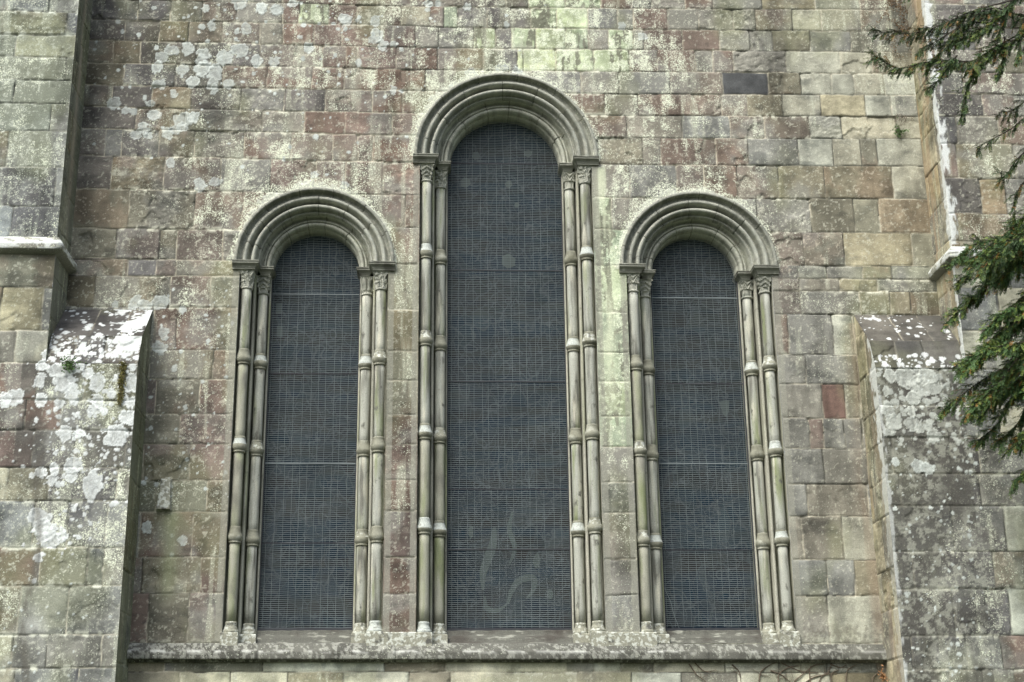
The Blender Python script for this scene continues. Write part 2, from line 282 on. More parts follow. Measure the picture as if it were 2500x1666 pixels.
M_ALGAE = stone_mat('algae_stone', (.33, .33, .26), bump=.25, scale=120, streak=[
    ((.21, .235, .125), 2.5, .48, .68, (3., 3., .5)), ((.16, .155, .13), 3., .5, .7, (2., 2., .8))])
M_CAP = stone_mat('capital_stone', (.38, .385, .32), bump=.3, scale=120, streak=[((.17, .18, .15), 9., .48, .66, (1., 1., 1.))])
M_IMPOST = stone_mat('impost_stone', (.215, .22, .18), bump=.3, scale=110, streak=[((.11, .11, .09), 5., .48, .66, (1., 1., 1.)), ((.36, .37, .31), 9., .58, .68, (1., 1., 2.))])
M_RING = stone_mat('ring_stone', (.235, .235, .18), bump=.3, scale=110, streak=[((.12, .12, .085), 6., .48, .66, (1., 1., 1.)), ((.34, .345, .28), 8., .56, .68, (1., 1., 1.))])
M_SILL = stone_mat('sill_stone', (.105, .106, .088), bump=.5, scale=70, streak=[((.26, .265, .22), 11., .56, .66, (.6, 1., 2.)), ((.065, .06, .05), 3., .5, .66, (1., 1., 2.))])
M_CRUST = stone_mat('lichen_crusted_stone', (.27, .27, .21), bump=.6, scale=70, streak=[((.50, .52, .45), 20., .50, .56, (1., 1., 1.2)), ((.10, .10, .085), 11., .55, .66, (1., 1., 1.))])
M_WHITE = stone_mat('white_lichen', (.43, .46, .415), bump=.6, scale=70, streak=[((.30, .31, .27), 22., .54, .66, (1., 1., 1.))])
M_WIRE = plain_mat('galvanised_wire', (.155, .182, .182), .6, .45, 2.3)
M_FRAME = plain_mat('dark_frame', (.035, .038, .042), .6, .3)
M_BARK = plain_mat('yew_bark', (.045, .036, .028), .9, .4, 30)
M_STEM = plain_mat('dry_stem', (.13, .105, .075), .9, .4, 30)

def glass_mat():
    m = bpy.data.materials.new('leaded_glass'); m.use_nodes = True; nt = m.node_tree; n = nt.nodes; L = nt.links
    p = n['Principled BSDF']; p.inputs['Roughness'].default_value = .35; p.inputs['Specular IOR Level'].default_value = .12
    tc = n.new('ShaderNodeTexCoord'); mp = n.new('ShaderNodeMapping'); mp.inputs['Scale'].default_value = (1, 1, .75); L.new(tc.outputs['Object'], mp.inputs[0])
    nz = n.new('ShaderNodeTexNoise'); nz.inputs['Scale'].default_value = 2.; L.new(mp.outputs[0], nz.inputs[0])
    va = n.new('ShaderNodeVectorMath'); va.operation = 'MULTIPLY_ADD'; va.inputs[1].default_value = (.5, .5, .5)
    L.new(nz.outputs['Color'], va.inputs[0]); L.new(mp.outputs[0], va.inputs[2])
    v = n.new('ShaderNodeTexVoronoi'); v.inputs['Scale'].default_value = 5.5; v.feature = 'DISTANCE_TO_EDGE'; L.new(va.outputs[0], v.inputs[0])
    v2 = n.new('ShaderNodeTexVoronoi'); v2.inputs['Scale'].default_value = 5.5; L.new(va.outputs[0], v2.inputs[0])
    cr = n.new('ShaderNodeValToRGB'); e = cr.color_ramp.elements
    e[0].position = .0; e[0].color = (.008, .020, .024, 1); e[1].position = 1; e[1].color = (.055, .075, .075, 1)
    for pos, c in ((.25, (.014, .025, .036, 1)), (.5, (.025, .028, .030, 1)), (.75, (.014, .028, .032, 1)), (.93, (.032, .04, .042, 1))):
        x = e.new(pos); x.color = c
    sx = n.new('ShaderNodeSeparateColor'); L.new(v2.outputs['Color'], sx.inputs[0]); L.new(sx.outputs[0], cr.inputs[0])
    st = n.new('ShaderNodeMapRange'); st.inputs['From Min'].default_value = .015; st.inputs['From Max'].default_value = .04
    L.new(v.outputs['Distance'], st.inputs['Value'])
    mx = n.new('ShaderNodeMix'); mx.data_type = 'RGBA'; L.new(st.outputs[0], mx.inputs['Factor']); mx.inputs[6].default_value = (.045, .055, .06, 1)
    b1 = n.new('ShaderNodeTexNoise'); b1.inputs['Scale'].default_value = 1.6; b1.inputs['Detail'].default_value = 3; m2 = n.new('ShaderNodeMapping'); m2.inputs['Scale'].default_value = (.45, 1, 4.2); m2.inputs['Rotation'].default_value = (0, -.12, 0)
    L.new(tc.outputs['Object'], m2.inputs[0]); L.new(m2.outputs[0], b1.inputs[0])
    rb = n.new('ShaderNodeValToRGB'); E_ = rb.color_ramp.elements; E_[0].position = .40; E_[0].color = (.005, .021, .040, 1); E_[1].position = .60; E_[1].color = (.026, .025, .021, 1)
    L.new(b1.outputs['Fac'], rb.inputs[0])
    mb = n.new('ShaderNodeMix'); mb.data_type = 'RGBA'; mb.inputs['Factor'].default_value = .55; L.new(cr.outputs[0], mb.inputs[6]); L.new(rb.outputs[0], mb.inputs[7])
    L.new(mb.outputs[2], mx.inputs[7])
    v3 = n.new('ShaderNodeTexVoronoi'); v3.feature = 'DISTANCE_TO_EDGE'; v3.inputs['Scale'].default_value = 3.1
    n3 = n.new('ShaderNodeTexNoise'); n3.inputs['Scale'].default_value = 3.4; n3.inputs['Detail'].default_value = 1; L.new(tc.outputs['Object'], n3.inputs[0])
    va3 = n.new('ShaderNodeVectorMath'); va3.operation = 'MULTIPLY_ADD'; va3.inputs[1].default_value = (.9, .9, .9); L.new(n3.outputs['Color'], va3.inputs[0]); L.new(tc.outputs['Object'], va3.inputs[2]); L.new(va3.outputs[0], v3.inputs[0])
    s3 = n.new('ShaderNodeMapRange'); s3.inputs['From Min'].default_value = .010; s3.inputs['From Max'].default_value = .030; L.new(v3.outputs['Distance'], s3.inputs['Value'])
    mf = n.new('ShaderNodeMix'); mf.data_type = 'RGBA'; L.new(s3.outputs[0], mf.inputs['Factor']); mf.inputs[6].default_value = (.062, .075, .08, 1); L.new(mx.outputs[2], mf.inputs[7])
    L.new(mf.outputs[2], p.inputs['Base Color']); return m
M_GLASS = glass_mat()
M_PALE = plain_mat('pale_glass_and_reflection', (.065, .085, .078), .4, .35, 6)

# ---------------------------------------------------------------- object helpers
def link_mesh(name, verts, faces, mat, parent=None, smooth=False, col=None):
    me = bpy.data.meshes.new(name)
    verts = np.asarray(verts, dtype=np.float32).reshape(-1, 3)
    if isinstance(faces, np.ndarray):
        nf, k = faces.shape
        me.vertices.add(len(verts)); me.vertices.foreach_set('co', verts.ravel())
        me.loops.add(nf*k); me.loops.foreach_set('vertex_index', faces.astype(np.int32).ravel())
        me.polygons.add(nf); me.polygons.foreach_set('loop_start', np.arange(0, nf*k, k, dtype=np.int32))
        me.update(calc_edges=True)
    else:
        me.from_pydata(verts.tolist(), [], faces); me.update()
    if col is not None:
        a = me.color_attributes.new('stone_colour', 'FLOAT_COLOR', 'POINT')
        c4 = np.zeros((len(verts), 4), np.float32); c4[:, :col.shape[1]] = np.clip(col, 0, 1); a.data.foreach_set('color', c4.ravel())
    if smooth: me.polygons.foreach_set('use_smooth', np.ones(len(me.polygons), bool))
    for mm in (mat if isinstance(mat, (list, tuple)) else [mat]): me.materials.append(mm)
    o = bpy.data.objects.new(name, me); C.objects.link(o)
    if parent: o.parent = parent
    return o
def tag(o, label=None, cat=None, group=None, kind=None):
    if label: o['label'] = label
    if cat: o['category'] = cat
    if group: o['group'] = group
    if kind: o['kind'] = kind
    return o
def empty(name, loc=(0, 0, 0)):
    o = bpy.data.objects.new(name, None); C.objects.link(o); o.location = loc; return o
class MB:
    def __init__(s): s.v = []; s.f = []
    def add(s, v, f):
        b = len(s.v); s.v += [tuple(p) for p in v]; s.f += [tuple(i+b for i in q) for q in f]
    def box(s, x0, x1, y0, y1, z0, z1):
        s.add([(x0,y0,z0),(x1,y0,z0),(x1,y1,z0),(x0,y1,z0),(x0,y0,z1),(x1,y0,z1),(x1,y1,z1),(x0,y1,z1)],
              [(0,3,2,1),(4,5,6,7),(0,1,5,4),(1,2,6,5),(2,3,7,6),(3,0,4,7)])
    def tube(s, pts, r0, r1, k=6):
        P = [Vector(p) for p in pts]; n = len(P); rings = []
        for i, p in enumerate(P):
            d = (P[min(i+1, n-1)]-P[max(i-1, 0)]).normalized()
            a = d.cross(Vector((.13, .2, 1)) if abs(d.z) < .9 else Vector((1, .1, 0))).normalized(); b = d.cross(a)
            r = r0+(r1-r0)*i/max(1, n-1)
            rings.append([p+(a*math.cos(t)+b*math.sin(t))*r for t in [2*math.pi*j/k for j in range(k)]])
        v = [q for R in rings for q in R]; f = []
        for i in range(n-1):
            for j in range(k): f.append((i*k+j, i*k+(j+1) % k, (i+1)*k+(j+1) % k, (i+1)*k+j))
        f.append(tuple(range(k))[::-1]); f.append(tuple((n-1)*k+j for j in range(k)))
        s.add(v, f)
    def lathe(s, cx, cy, prof, k=20):
        v = []; f = []
        for r, z in prof:
            for j in range(k): t = 2*math.pi*j/k; v.append((cx+r*math.cos(t), cy+r*math.sin(t), z))
        for i in range(len(prof)-1):
            for j in range(k): f.append((i*k+j, i*k+(j+1) % k, (i+1)*k+(j+1) % k, (i+1)*k+j))
        f.append(tuple(range(k))[::-1]); f.append(tuple((len(prof)-1)*k+j for j in range(k)))
        s.add(v, f)
    def build(s, name, mat, parent=None, smooth=False): return link_mesh(name, s.v, s.f, mat, parent, smooth)
def smooth_line(pts, n=5):
    P = [Vector(p) for p in pts]; out = []
    for i in range(len(P)-1):
        p0 = P[max(i-1, 0)]; p1 = P[i]; p2 = P[i+1]; p3 = P[min(i+2, len(P)-1)]
        for k in range(n):
            t = k/n; out.append(.5*((2*p1)+(p2-p0)*t+(2*p0-5*p1+4*p2-p3)*t*t+(3*p1-p0-3*p2+p3)*t**3))
    return out+[P[-1]]

# ---------------------------------------------------------------- stone surface: relief and own colour of every block
PAL = {'r': (.160, .119, .096), 'b': (.172, .143, .117), 'g': (.215, .214, .185), 'k': (.118, .115, .108), 't': (.190, .182, .130),
       'c': (.39, .385, .295), 'p': (.40, .425, .315), 'y': (.325, .305, .205), 'o': (.32, .26, .17)}
CREAM = np.array((.58, .58, .46)); WHITE = np.array((.60, .65, .60)); MORTAR = np.array((.46, .43, .33)); DARKJ = np.array((.05, .05, .04))
def lay(rows, U, V, seed):
    """block id, code, distance to bed / joint and local block coordinates for each point"""
    n = len(U)
    lines = [np.interp(U, [p[0] for p in r[0]], [p[1] for p in r[0]]) for r in rows]
    row = np.zeros(n, int)
    for k in range(1, len(lines)): row += (V < lines[k]).astype(int)
    row = np.clip(row, 0, len(rows)-2)
    LA = np.array(lines); top = LA[row, np.arange(n)]; bot = LA[row+1, np.arange(n)]
    db = np.minimum(np.abs(V-top), np.abs(V-bot)); above = (np.abs(V-top) < np.abs(V-bot))
    dj = np.full(n, 9.); bid = np.zeros(n, int); code = np.empty(n, dtype='U2'); lu = np.zeros(n)
    for k in range(len(rows)-1):
        m = row == k
        if not m.any(): continue
        J = np.array(rows[k][1], float); cs = rows[k][2].split()
        i = np.searchsorted(J, U[m]) if len(J) else np.zeros(m.sum(), int)
        if len(J):
            ext = np.concatenate(([J[0]-2], J, [J[-1]+2]))
            dj[m] = np.minimum(np.abs(U[m]-ext[i]), np.abs(U[m]-ext[i+1])); lu[m] = (U[m]-ext[i])/(ext[i+1]-ext[i])-.5
        bid[m] = k*64+i; code[m] = np.array(cs)[np.clip(i, 0, len(cs)-1)]
    lv = np.where(top > bot, (V-bot)/np.maximum(top-bot, .01), 0)-.5
    return bid, code, db, dj, lu, lv, above
def stone(rows, U, V, seed, tint=(1, 1, 1), rough=1., speck=1., blobs=(), dots=None, regional=1.):
    wu = U+(fbm(U, V, 7, seed+1, 3)-.5)*.022; wv = V+(fbm(U, V, 6, seed+2, 3)-.5)*.022
    bid, code, db, dj, lu, lv, above = lay(rows, wu, wv, seed)
    n = len(U)
    letter = np.array([c[0] for c in code]); dig = np.array([int(c[1]) for c in code], float)
    low = np.char.lower(letter)
    base = np.zeros((n, 3))
    for k, v in PAL.items(): base[low == k] = v
    base[code == 'K0'] = (.080, .085, .086); base[code == 'R0'] = (.205, .138, .113); base[letter == 'P'] = (.60, .63, .45); base[letter == 'C'] = (.64, .64, .50)  # C: clean cream low stones, colour raised to offset shade under the string course
    def br(s): return _hash(bid, bid*0+3, seed+s)
    hue = br(11)-.5; val = .87+.24*br(12)
    # stones of one stretch of wall come from the same bed: pull each block part of the way to it
    reg = np.stack([np.interp(U, [-4, -2, 0, 2, 4, 6], v) for v in ((.158, .162, .172, .185, .225, .235), (.140, .136, .138, .165, .215, .222), (.112, .106, .108, .130, .172, .170))], 1)
    keepc = np.isin(code, ['K0', 'R0']) | (letter == 'P') | (letter == 'C') | (low == 'p')
    kk_ = np.where(keepc, 0., np.where(low == 'r', .16, .30)*(regional > 0))[:, None]*(.5+.9*fbm(U, V, 1.1, 77, 3))[:, None]
    base = base*(1-kk_)+reg*kk_
    base = base*val[:, None]*np.stack([1+.09*hue, 1+0*hue, 1-.13*hue], 1)
    # cloudy variation, streaks down the face, bedding grain
    c1 = fbm(U, V, 2.6, seed+20, 5, .55); c2 = fbm(U*3.5, V*.7, 1.6, seed+21, 4); c3 = fbm(U*1.2, V*4., 6., seed+int(0)+22, 4, .6)
    bandrot = fbm(U+br(13)*40, V+br(14)*40, 5.5, seed+23, 4, .6)
    f = (.50+1.0*c1)*(.70+.60*c2)*(.84+.32*c3)*(.58+.84*bandrot)
    col = base*f[:, None]
    # a second stone hue wandering through the block, grey film
    w = sst(fbm(U+br(15)*30, V+br(16)*30, 2.2, seed+24, 4), .50, .66)*.6
    col = mixc(col, np.array((.235, .235, .205)), w*(dig > 1))
    w = sst(fbm(U, V*.6, 1.3, seed+25, 4), .52, .68)*.45
    col = mixc(col, np.array((.215, .225, .125)), w)
    # relief
    soft = np.isin(letter, list('cgty'))
    amp = (.0012+.0070*br(31)**3)*np.where(soft, 1.35, 1.)*rough
    h = (br(30)-.5)*.011+lu*(br(32)-.5)*.010+lv*(br(33)-.5)*.010
    rid = 1-np.abs(2*fbm(U*1.3+br(34)*9, V*2.1, 6., seed+30, 5, .55)-1)*2.2
    h = h+(fbm(U, V, 9., seed+31, 5, .55)-.5)*amp*2.6+(rid-.4)*amp*1.0*(br(35) > .7)
    # knocked-off spalls with a crisp edge
    sp = fbm(U+br(36)*20, V+br(37)*20, 3.4, seed+33, 4, .5)
    spall = sst(sp, .60, .66)*(br(38) > .78)
    h = h-spall*.014*rough
    col = col*(1-.18*(spall*(1-spall)*4))[:, None]; col = mixc(col, np.array((.30, .29, .23)), spall*.18)
    # speckled crustose lichen: density per block
    cov = np.clip(dig/9., 0, 1)*speck
    mid = fbm(U, V, 5.5, seed+41, 4, .6); vst = fbm(U*4., V*.6, 3., seed+42, 3); brk = fbm(U, V, 15., seed+44, 3, .6)
    cv = cov*(.62+1.9*(mid-.5)+1.3*(vst-.5)*(cov > .5)+1.1*(brk-.5))
    cv = np.clip(cv, 0, 1)*(cov > .01)
    pst = sst(fbm(U*4.5, V*.55, 2.6, seed+45, 4, .6)+.5*(fbm(U, V, 9., seed+46, 3)-.5), .53, .60)*(low == 'p')*(letter != 'P')
    col = mixc(col, np.array((.15, .135, .115)), pst*.85); cv = cv*(1-.5*pst)
    film = sst(cv, .25, .95)*(.16+.44*(low == 'p')*(1-pst))
    col = mixc(col, CREAM*.78, film)
    big = sst(fbm(U, V, 33., seed+40, 3, .65), .68-.20*cv, .73-.20*cv)*(cov > .05)
    col = mixc(col, CREAM*1.1, big*(.38+.3*(low == 'p')))
    tintp = (low == 'p'); col[tintp] *= np.array((.95, 1.04, .92))
    h = h+big*.0012
    col = np.concatenate([col, np.clip(cv*1.05, 0, 1)[:, None]], 1)
    # purplish-red bed colour showing through some of the brown stones
    rb_ = sst(fbm(U+br(17)*20, V+br(18)*20, 3., seed+26, 4, .6), .45, .62)*np.isin(low, ['b', 't'])*(br(19) > .45)
    col[:, :3] *= (1-rb_[:, None]*np.array((-.01, .085, .10))[None])
    # dark mould in the damp upper corner of stones
    dm = sst(fbm(U, V*1.6, 3.1, seed+50, 5, .6), .58, .74)*(dig < 5)*.55
    col[:, :3] *= (1-dm[:, None]*np.array((.62, .60, .58)))
    # long weathering: grime and pale run-off that ignore the joints
    gr = sst(fbm(U*1.5, V*.45, 1.5, 301, 5, .6), .50, .68); col[:, :3] *= (1-.34*gr)[:, None]
    pr_ = sst(fbm(U*5., V*.4, 1.9, 302, 4, .6), .56, .70)*sst(fbm(U, V, 1.2, 303, 3), .42, .6)*(cov > .15)
    col = mixc(col, np.array((.42, .43, .33)), pr_*.42); col[:, 3] = np.clip(col[:, 3]+pr_*.35, 0, 1)
    crn = np.exp(-(db**2+dj**2)/(.020+.03*vn(U*9, V*9, seed+71))**2)*sst(vn(U*3.1, V*3.1, seed+70), .60, .75); h = h-crn*.012; col = mixc(col, np.array((.12, .115, .09)), crn*.5)
    # joints
    jw = .0040+.003*fbm(U, V, 3., seed+60, 2)
    d = np.minimum(db, dj); g = np.exp(-(d/(jw*1.15))**2)
    h = h-g*.010-np.exp(-(d/.018)**2)*.0022
    fr = sst(fbm(U, V, 1.7, seed+61, 3)+.09*(letter == 'r')-.06*(low == 'c')+.10*(~above)-.05, .40, .56)
    frag = sst(fbm(U, V, 11., seed+62, 3), .36, .52)
    jc = MORTAR[None]*fr[:, None]+DARKJ[None]*(1-fr[:, None])
    jc = jc*(.75+.5*vn(U*35, V*35, seed+64))[:, None]
    wj = g*(.35+.6*np.where(fr > .5, frag, 1))
    col = mixc(col, jc, wj)
    # crust gathered along the beds
    bw = np.exp(-(db/.035)**2)*sst(fbm(U, V, 12., seed+63, 4, .6), .53, .62)*sst(fbm(U, V, 1.1, seed+65, 2), .42, .6)*(dig > 2)*.85
    col = mixc(col, CREAM, np.clip(bw, 0, 1))
    col[:, :3] *= np.array(tint)[None]
    return h, col, bid
def blob(U, V, h, col, cx, cy, r, seed, white=WHITE, strength=.9):
    m = (np.abs(U-cx) < r*1.9) & (np.abs(V-cy) < r*1.9)
    if not m.any(): return
    u0 = U[m]; v0 = V[m]; k = 1.3/r; big = r > .05
    wu = (fbm(u0, v0, k, seed, 4, .62)-.5)*r*(1.15 if big else .7); wv = (fbm(u0, v0, k, seed+5, 4, .62)-.5)*r*(1.15 if big else .7)
    sx = .82+.36*((seed*37 % 100)/100.)
    q = np.hypot((u0-cx+wu)/sx, (v0-cy+wv)*sx)/r
    w = 1-sst(q, .90, 1.0)
    tex = fbm(u0, v0, 30., seed+2, 3, .6); rim = np.exp(-((q-.87)/.10)**2)
    inner = sst(tex+.10*(1-q), .52, .62)*(.70 if big else .1)*(q < .85)
    ww = np.clip(w*strength*(1-inner*.55)*(.88+.24*tex), 0, 1)
    tone = .78+.34*((seed*53 % 100)/100.); strength = strength*(.68+.32*((seed*71 % 100)/100.))
    c = white[None]*tone*(.74+.22*tex+.22*rim*big)[:, None]
    cc = col[m]; cc[:, :3] = cc[:, :3]*(1-ww[:, None])+c*ww[:, None]
    cc[:, 3:] *= (1-ww[:, None]*.9)
    if big: cc[:, :3] *= (1-np.exp(-((q-1.06)/.06)**2)*.22)[:, None]
    col[m] = cc
    h[m] += w*.002+rim*w*(.003 if big else .001)-inner*w*.003
def scatter(U, V, h, col, n, box, rr, seed, dens=None, white=WHITE, strength=.9):
    g = np.random.default_rng(seed)
    for i in range(n):
        x = g.uniform(box[0], box[1]); y = g.uniform(box[2], box[3]); r = rr[0]*(rr[1]/rr[0])**(g.random()**1.8)
        if dens and g.random() > dens(x, y): continue
        blob(U, V, h, col, x, y, r, seed*7+i, white, strength)
def auto_rows(zs, u0, u1, codes, seed, wmin=.35, wmax=.8):
    g = random.Random(seed); rows = []
    for z in zs[:-1]:
        J = []; x = u0+g.uniform(.1, wmax)
        while x < u1-.08: J.append(round(x, 3)); x += g.uniform(wmin, wmax)
        rows.append(([(0, z)], J, ' '.join(g.choice(codes) for _ in range(len(J)+1))))
    rows.append(([(0, zs[-1])], [], '')); return rows
def seg(breaks, steps):
    out = [breaks[0]]
    for a, b, s in zip(breaks[:-1], breaks[1:], steps):
        n = max(1, int(round((b-a)/s))); out += [a+(b-a)*k/n for k in range(1, n+1)]
    return np.array(out)
def grid_faces(nu, nv, keep=None, flip=False):
    i = np.arange(nu-1)[None, :]+np.arange(nv-1)[:, None]*nu
    f = np.stack([i, i+1, i+nu+1, i+nu], -1).reshape(-1, 4)
    if keep is not None: f = f[keep.ravel()]
    if flip: f = f[:, ::-1]
    return f
def compact(P, f, col):
    used = np.unique(f); mp = np.zeros(len(P), int); mp[used] = np.arange(len(used)); return P[used], mp[f], col[used]

# ================================================================ CHURCH
church = tag(empty('church'), 'weathered lichen-spotted sandstone church wall with three round-arched windows and stepped buttresses', 'church')
WIN = [dict(xc=-1.40, A=.90, Ri=.535, zs=7.935, ring=(6.72, 5.64, 4.57), dz=.012, bars=(7.653, 6.621, 5.505, 4.548), kind='small'),
       dict(xc=.962, A=1.085, Ri=.71, zs=9.385, ring=(8.095, 6.965, 5.80, 4.67), dz=0., bars=(9.463, 7.993, 6.534, 5.191, 4.465), kind='tall'),
       dict(xc=3.345, A=.91, Ri=.54, zs=7.935, ring=(6.668, 5.595, 4.52), dz=-.012, bars=(7.646, 6.519, 5.512, 4.456), kind='small')]
SILL = 3.325
XL, XR = -4.345, 6.335          # where the wall meets the turrets
BL, BR = -3.312, 5.248          # where it meets the low buttresses
P = .64                         # how far turrets and buttresses stand forward

def main_wall():
    br = [XL]
    for w in WIN: br += [w['xc']-w['A'], w['xc']+w['A']]
    br += [XR]
    xs = seg(br, [.0118]*(len(br)-1))
    zs = seg([0., 2.65, 3.14, SILL, 12.35, 15.0], [.06, .0118, .0118, .0118, .06])
    nu, nv = len(xs), len(zs)
    U, V = [a.ravel() for a in np.meshgrid(xs, zs)]
    h = np.zeros(len(U)); col = np.zeros((len(U), 4))
    zK = 7.52
    up = TABLES['main']
    upper_z = [15.2, 14.8, 14.4, 14.0, 13.6, 13.2, 12.8, 12.5]
    hi = auto_rows(upper_z+[12.2], XL, XR, ['g4', 'k4', 't3', 'c3', 'b4', 'r4'], 3)[:-1]
    lineK = np.interp(U, [p[0] for p in up[-1][0]], [p[1] for p in up[-1][0]])
    regs = [(V >= lineK, hi+up, 100)]
    cuts = [(-99, WIN[0]['xc'], 'left', 200), (WIN[0]['xc'], WIN[1]['xc'], 'pier_a', 300), (WIN[1]['xc'], WIN[2]['xc'], 'pier_b', 400), (WIN[2]['xc'], 99, 'right', 500)]
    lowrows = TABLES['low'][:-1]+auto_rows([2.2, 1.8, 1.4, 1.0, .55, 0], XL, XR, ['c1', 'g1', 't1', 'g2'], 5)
    z1 = SILL-.18
    for a, b, nm, sd in cuts:
        rws = [([(0, lineK.mean())], TABLES[nm][0][1], TABLES[nm][0][2])]
        regs.append(((V < lineK) & (V > z1) & (U >= a) & (U < b), TABLES[nm], sd))
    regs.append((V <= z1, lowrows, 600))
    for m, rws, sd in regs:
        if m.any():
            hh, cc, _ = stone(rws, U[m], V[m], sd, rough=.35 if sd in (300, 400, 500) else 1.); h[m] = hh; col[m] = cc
    # lichen rosettes
    for i, (x, z, r) in enumerate(TABLES['blobs_main']): blob(U, V, h, col, x, z, r, 900+i, strength=.72)
    def dens(x, z): return np.exp(-((x+2.2)/2.4)**2-((z-10.9)/1.3)**2)
    scatter(U, V, h, col, 900, (-4.3, 2., 9., 12.3), (.008, .035), 31, dens)
    scatter(U, V, h, col, 120, (-3.3, -2.2, 5., 7.6), (.008, .03), 32)
    # pale crust hugging the hood moulds
    for k, w in enumerate(WIN):
        R = w['A']+.075; d = np.hypot(U-w['xc'], V-w['zs'])-R; ang = np.degrees(np.arctan2(V-w['zs'], U-w['xc']))
        wid = .012+.13*fbm(ang/14., ang*0, 1., 70+k, 3)*(.25+.75*np.exp(-((ang-110)/50)**2))
        m = (d < wid*1.3) & (V > w['zs']-.05)
        s = sst(wid*1.2-d+(fbm(U, V, 24, 71+k, 4, .65)-.5)*.16, 0, .03)*m
        col = mixc(col, np.array((.52, .54, .46)), s*.72); col[:, 3] = np.maximum(col[:, 3], .75*(d < wid*2.2)*(V > w['zs'])); h = h+s*.003
    # rain-washed pale run below the right end of the tall window's impost, rusty damp strip beside the right buttress
    fx = fbm(U*5, V*.5, 1.5, 80, 4)
    s = np.exp(-((U-2.16-(9.3-V)*.01)/.09)**2)*sst(V, 5.0, 7.4)*sst(9.28-V, 0, .05)*sst(fx, .30, .5)
    col = mixc(col, np.array((.58, .62, .44)), s*.8)
    s = np.exp(-((U-BR+.03)/.11)**2)*sst(fx, .35, .6)*(V < 7.2)
    col = mixc(col, np.array((.27, .20, .14)), s*.38)
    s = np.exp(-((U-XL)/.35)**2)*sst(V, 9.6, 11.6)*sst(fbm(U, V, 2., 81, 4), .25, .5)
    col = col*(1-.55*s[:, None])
    # run of streaks under the projecting stone, grey-green wash down the panel beside it
    s = np.exp(-((U+2.93)/.10)**2)*sst(4.9-V, 0, .1)*sst(V, 3.7, 4.1)
    col = mixc(col, np.array((.27, .30, .17)), s*.55)
    # creamy crust along the sill line
    s = sst(.06-(V-SILL)+(fbm(U, V, 18, 82, 4, .6)-.5)*.30, 0, .05)*(V > SILL-.02)
    col = mixc(col, np.array((.40, .41, .32)), s*.6)
    s = sst(fbm(U, V, 30, 83, 3, .6), .50, .58)*(V < SILL+.2)*(V > SILL-.02)
    col = mixc(col, np.array((.16, .15, .12)), s*.5)
    # dressed margin beside the jambs is a shade greyer
    for w in WIN:
        for sgn in (-1, 1):
            d = (U-(w['xc']+sgn*w['A']))*sgn
            s = (d > 0)*(d < .075)*(V < w['zs'])*(V > SILL)
            col = mixc(col, np.array((.27, .27, .22)), s*.6)
            e = np.exp(-(d/.02)**2)*(V < w['zs']); h = h*(1-e)
    h[(np.abs(U-XL) < .01) | (np.abs(U-XR) < .01)] = 0
    X = U; Y = -h; Z = V
    Pn = np.stack([X, Y, Z], 1)
    xc = (xs[:-1]+xs[1:])/2; zc = (zs[:-1]+zs[1:])/2; XC, ZC = np.meshgrid(xc, zc)
    keep = np.ones_like(XC, bool)
    for w in WIN:
        keep &= ~((np.abs(XC-w['xc']) < w['A']) & (ZC > SILL) & (ZC < w['zs']))
        keep &= ~((np.hypot(XC-w['xc'], ZC-w['zs']) < w['A']+.03) & (ZC >= w['zs']))
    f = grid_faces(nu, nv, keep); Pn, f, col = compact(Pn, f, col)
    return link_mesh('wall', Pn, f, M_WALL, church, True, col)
wall = main_wall()

# ---------------------------------------------------------------- turrets and buttresses
def patch(name, us, vs, pos, rows, seed, keep=None, flip=False, parent=church, post=None, **kw):
    U, V = [a.ravel() for a in np.meshgrid(us, vs)]
    h, col, _ = stone(rows, U, V, seed, **kw)
    if post: h, col = post(U, V, h, col)
    # ease the relief out at the borders so that neighbouring faces meet
    e = np.minimum(np.minimum(U-us[0], us[-1]-U), np.minimum(V-vs[0], vs[-1]-V)); h = h*sst(e, 0, .02)
    Pn = pos(U, V, h)
    k = None
    if keep is not None:
        uc = (us[:-1]+us[1:])/2; vc = (vs[:-1]+vs[1:])/2; k = keep(*np.meshgrid(uc, vc))
    f = grid_faces(len(us), len(vs), k, flip); Pn, f, col = compact(Pn, f, col)
    return Pn, f, col
def join(parts):
    P0 = []; F0 = []; C0 = []; b = 0
    for p, f, c in parts: P0.append(p); F0.append(f+b); C0.append(c); b += len(p)
    return np.concatenate(P0), np.concatenate(F0), np.concatenate(C0)
ZM0, ZM1 = 7.76, 7.965          # the string mould on the turrets
ZF1, ZF2, ZF3 = 7.305, 6.81, 6.435   # weathering: head, break, foot
Y1, Y2 = .50, P
bedz = [15.] + [14.4, 13.8, 13.2, 12.6] + [12.2, 11.9, 11.6, 11.3, 11., 10.69, 10.36, 10.02, 9.66, 9.16, 8.63, 8.1, 7.5, 7.0, 6.44, 5.95, 5.55, 5.12, 4.7, 4.1, 3.65, 3.1, 2.7, 2.2, 1.7, 1.2, .6, 0]

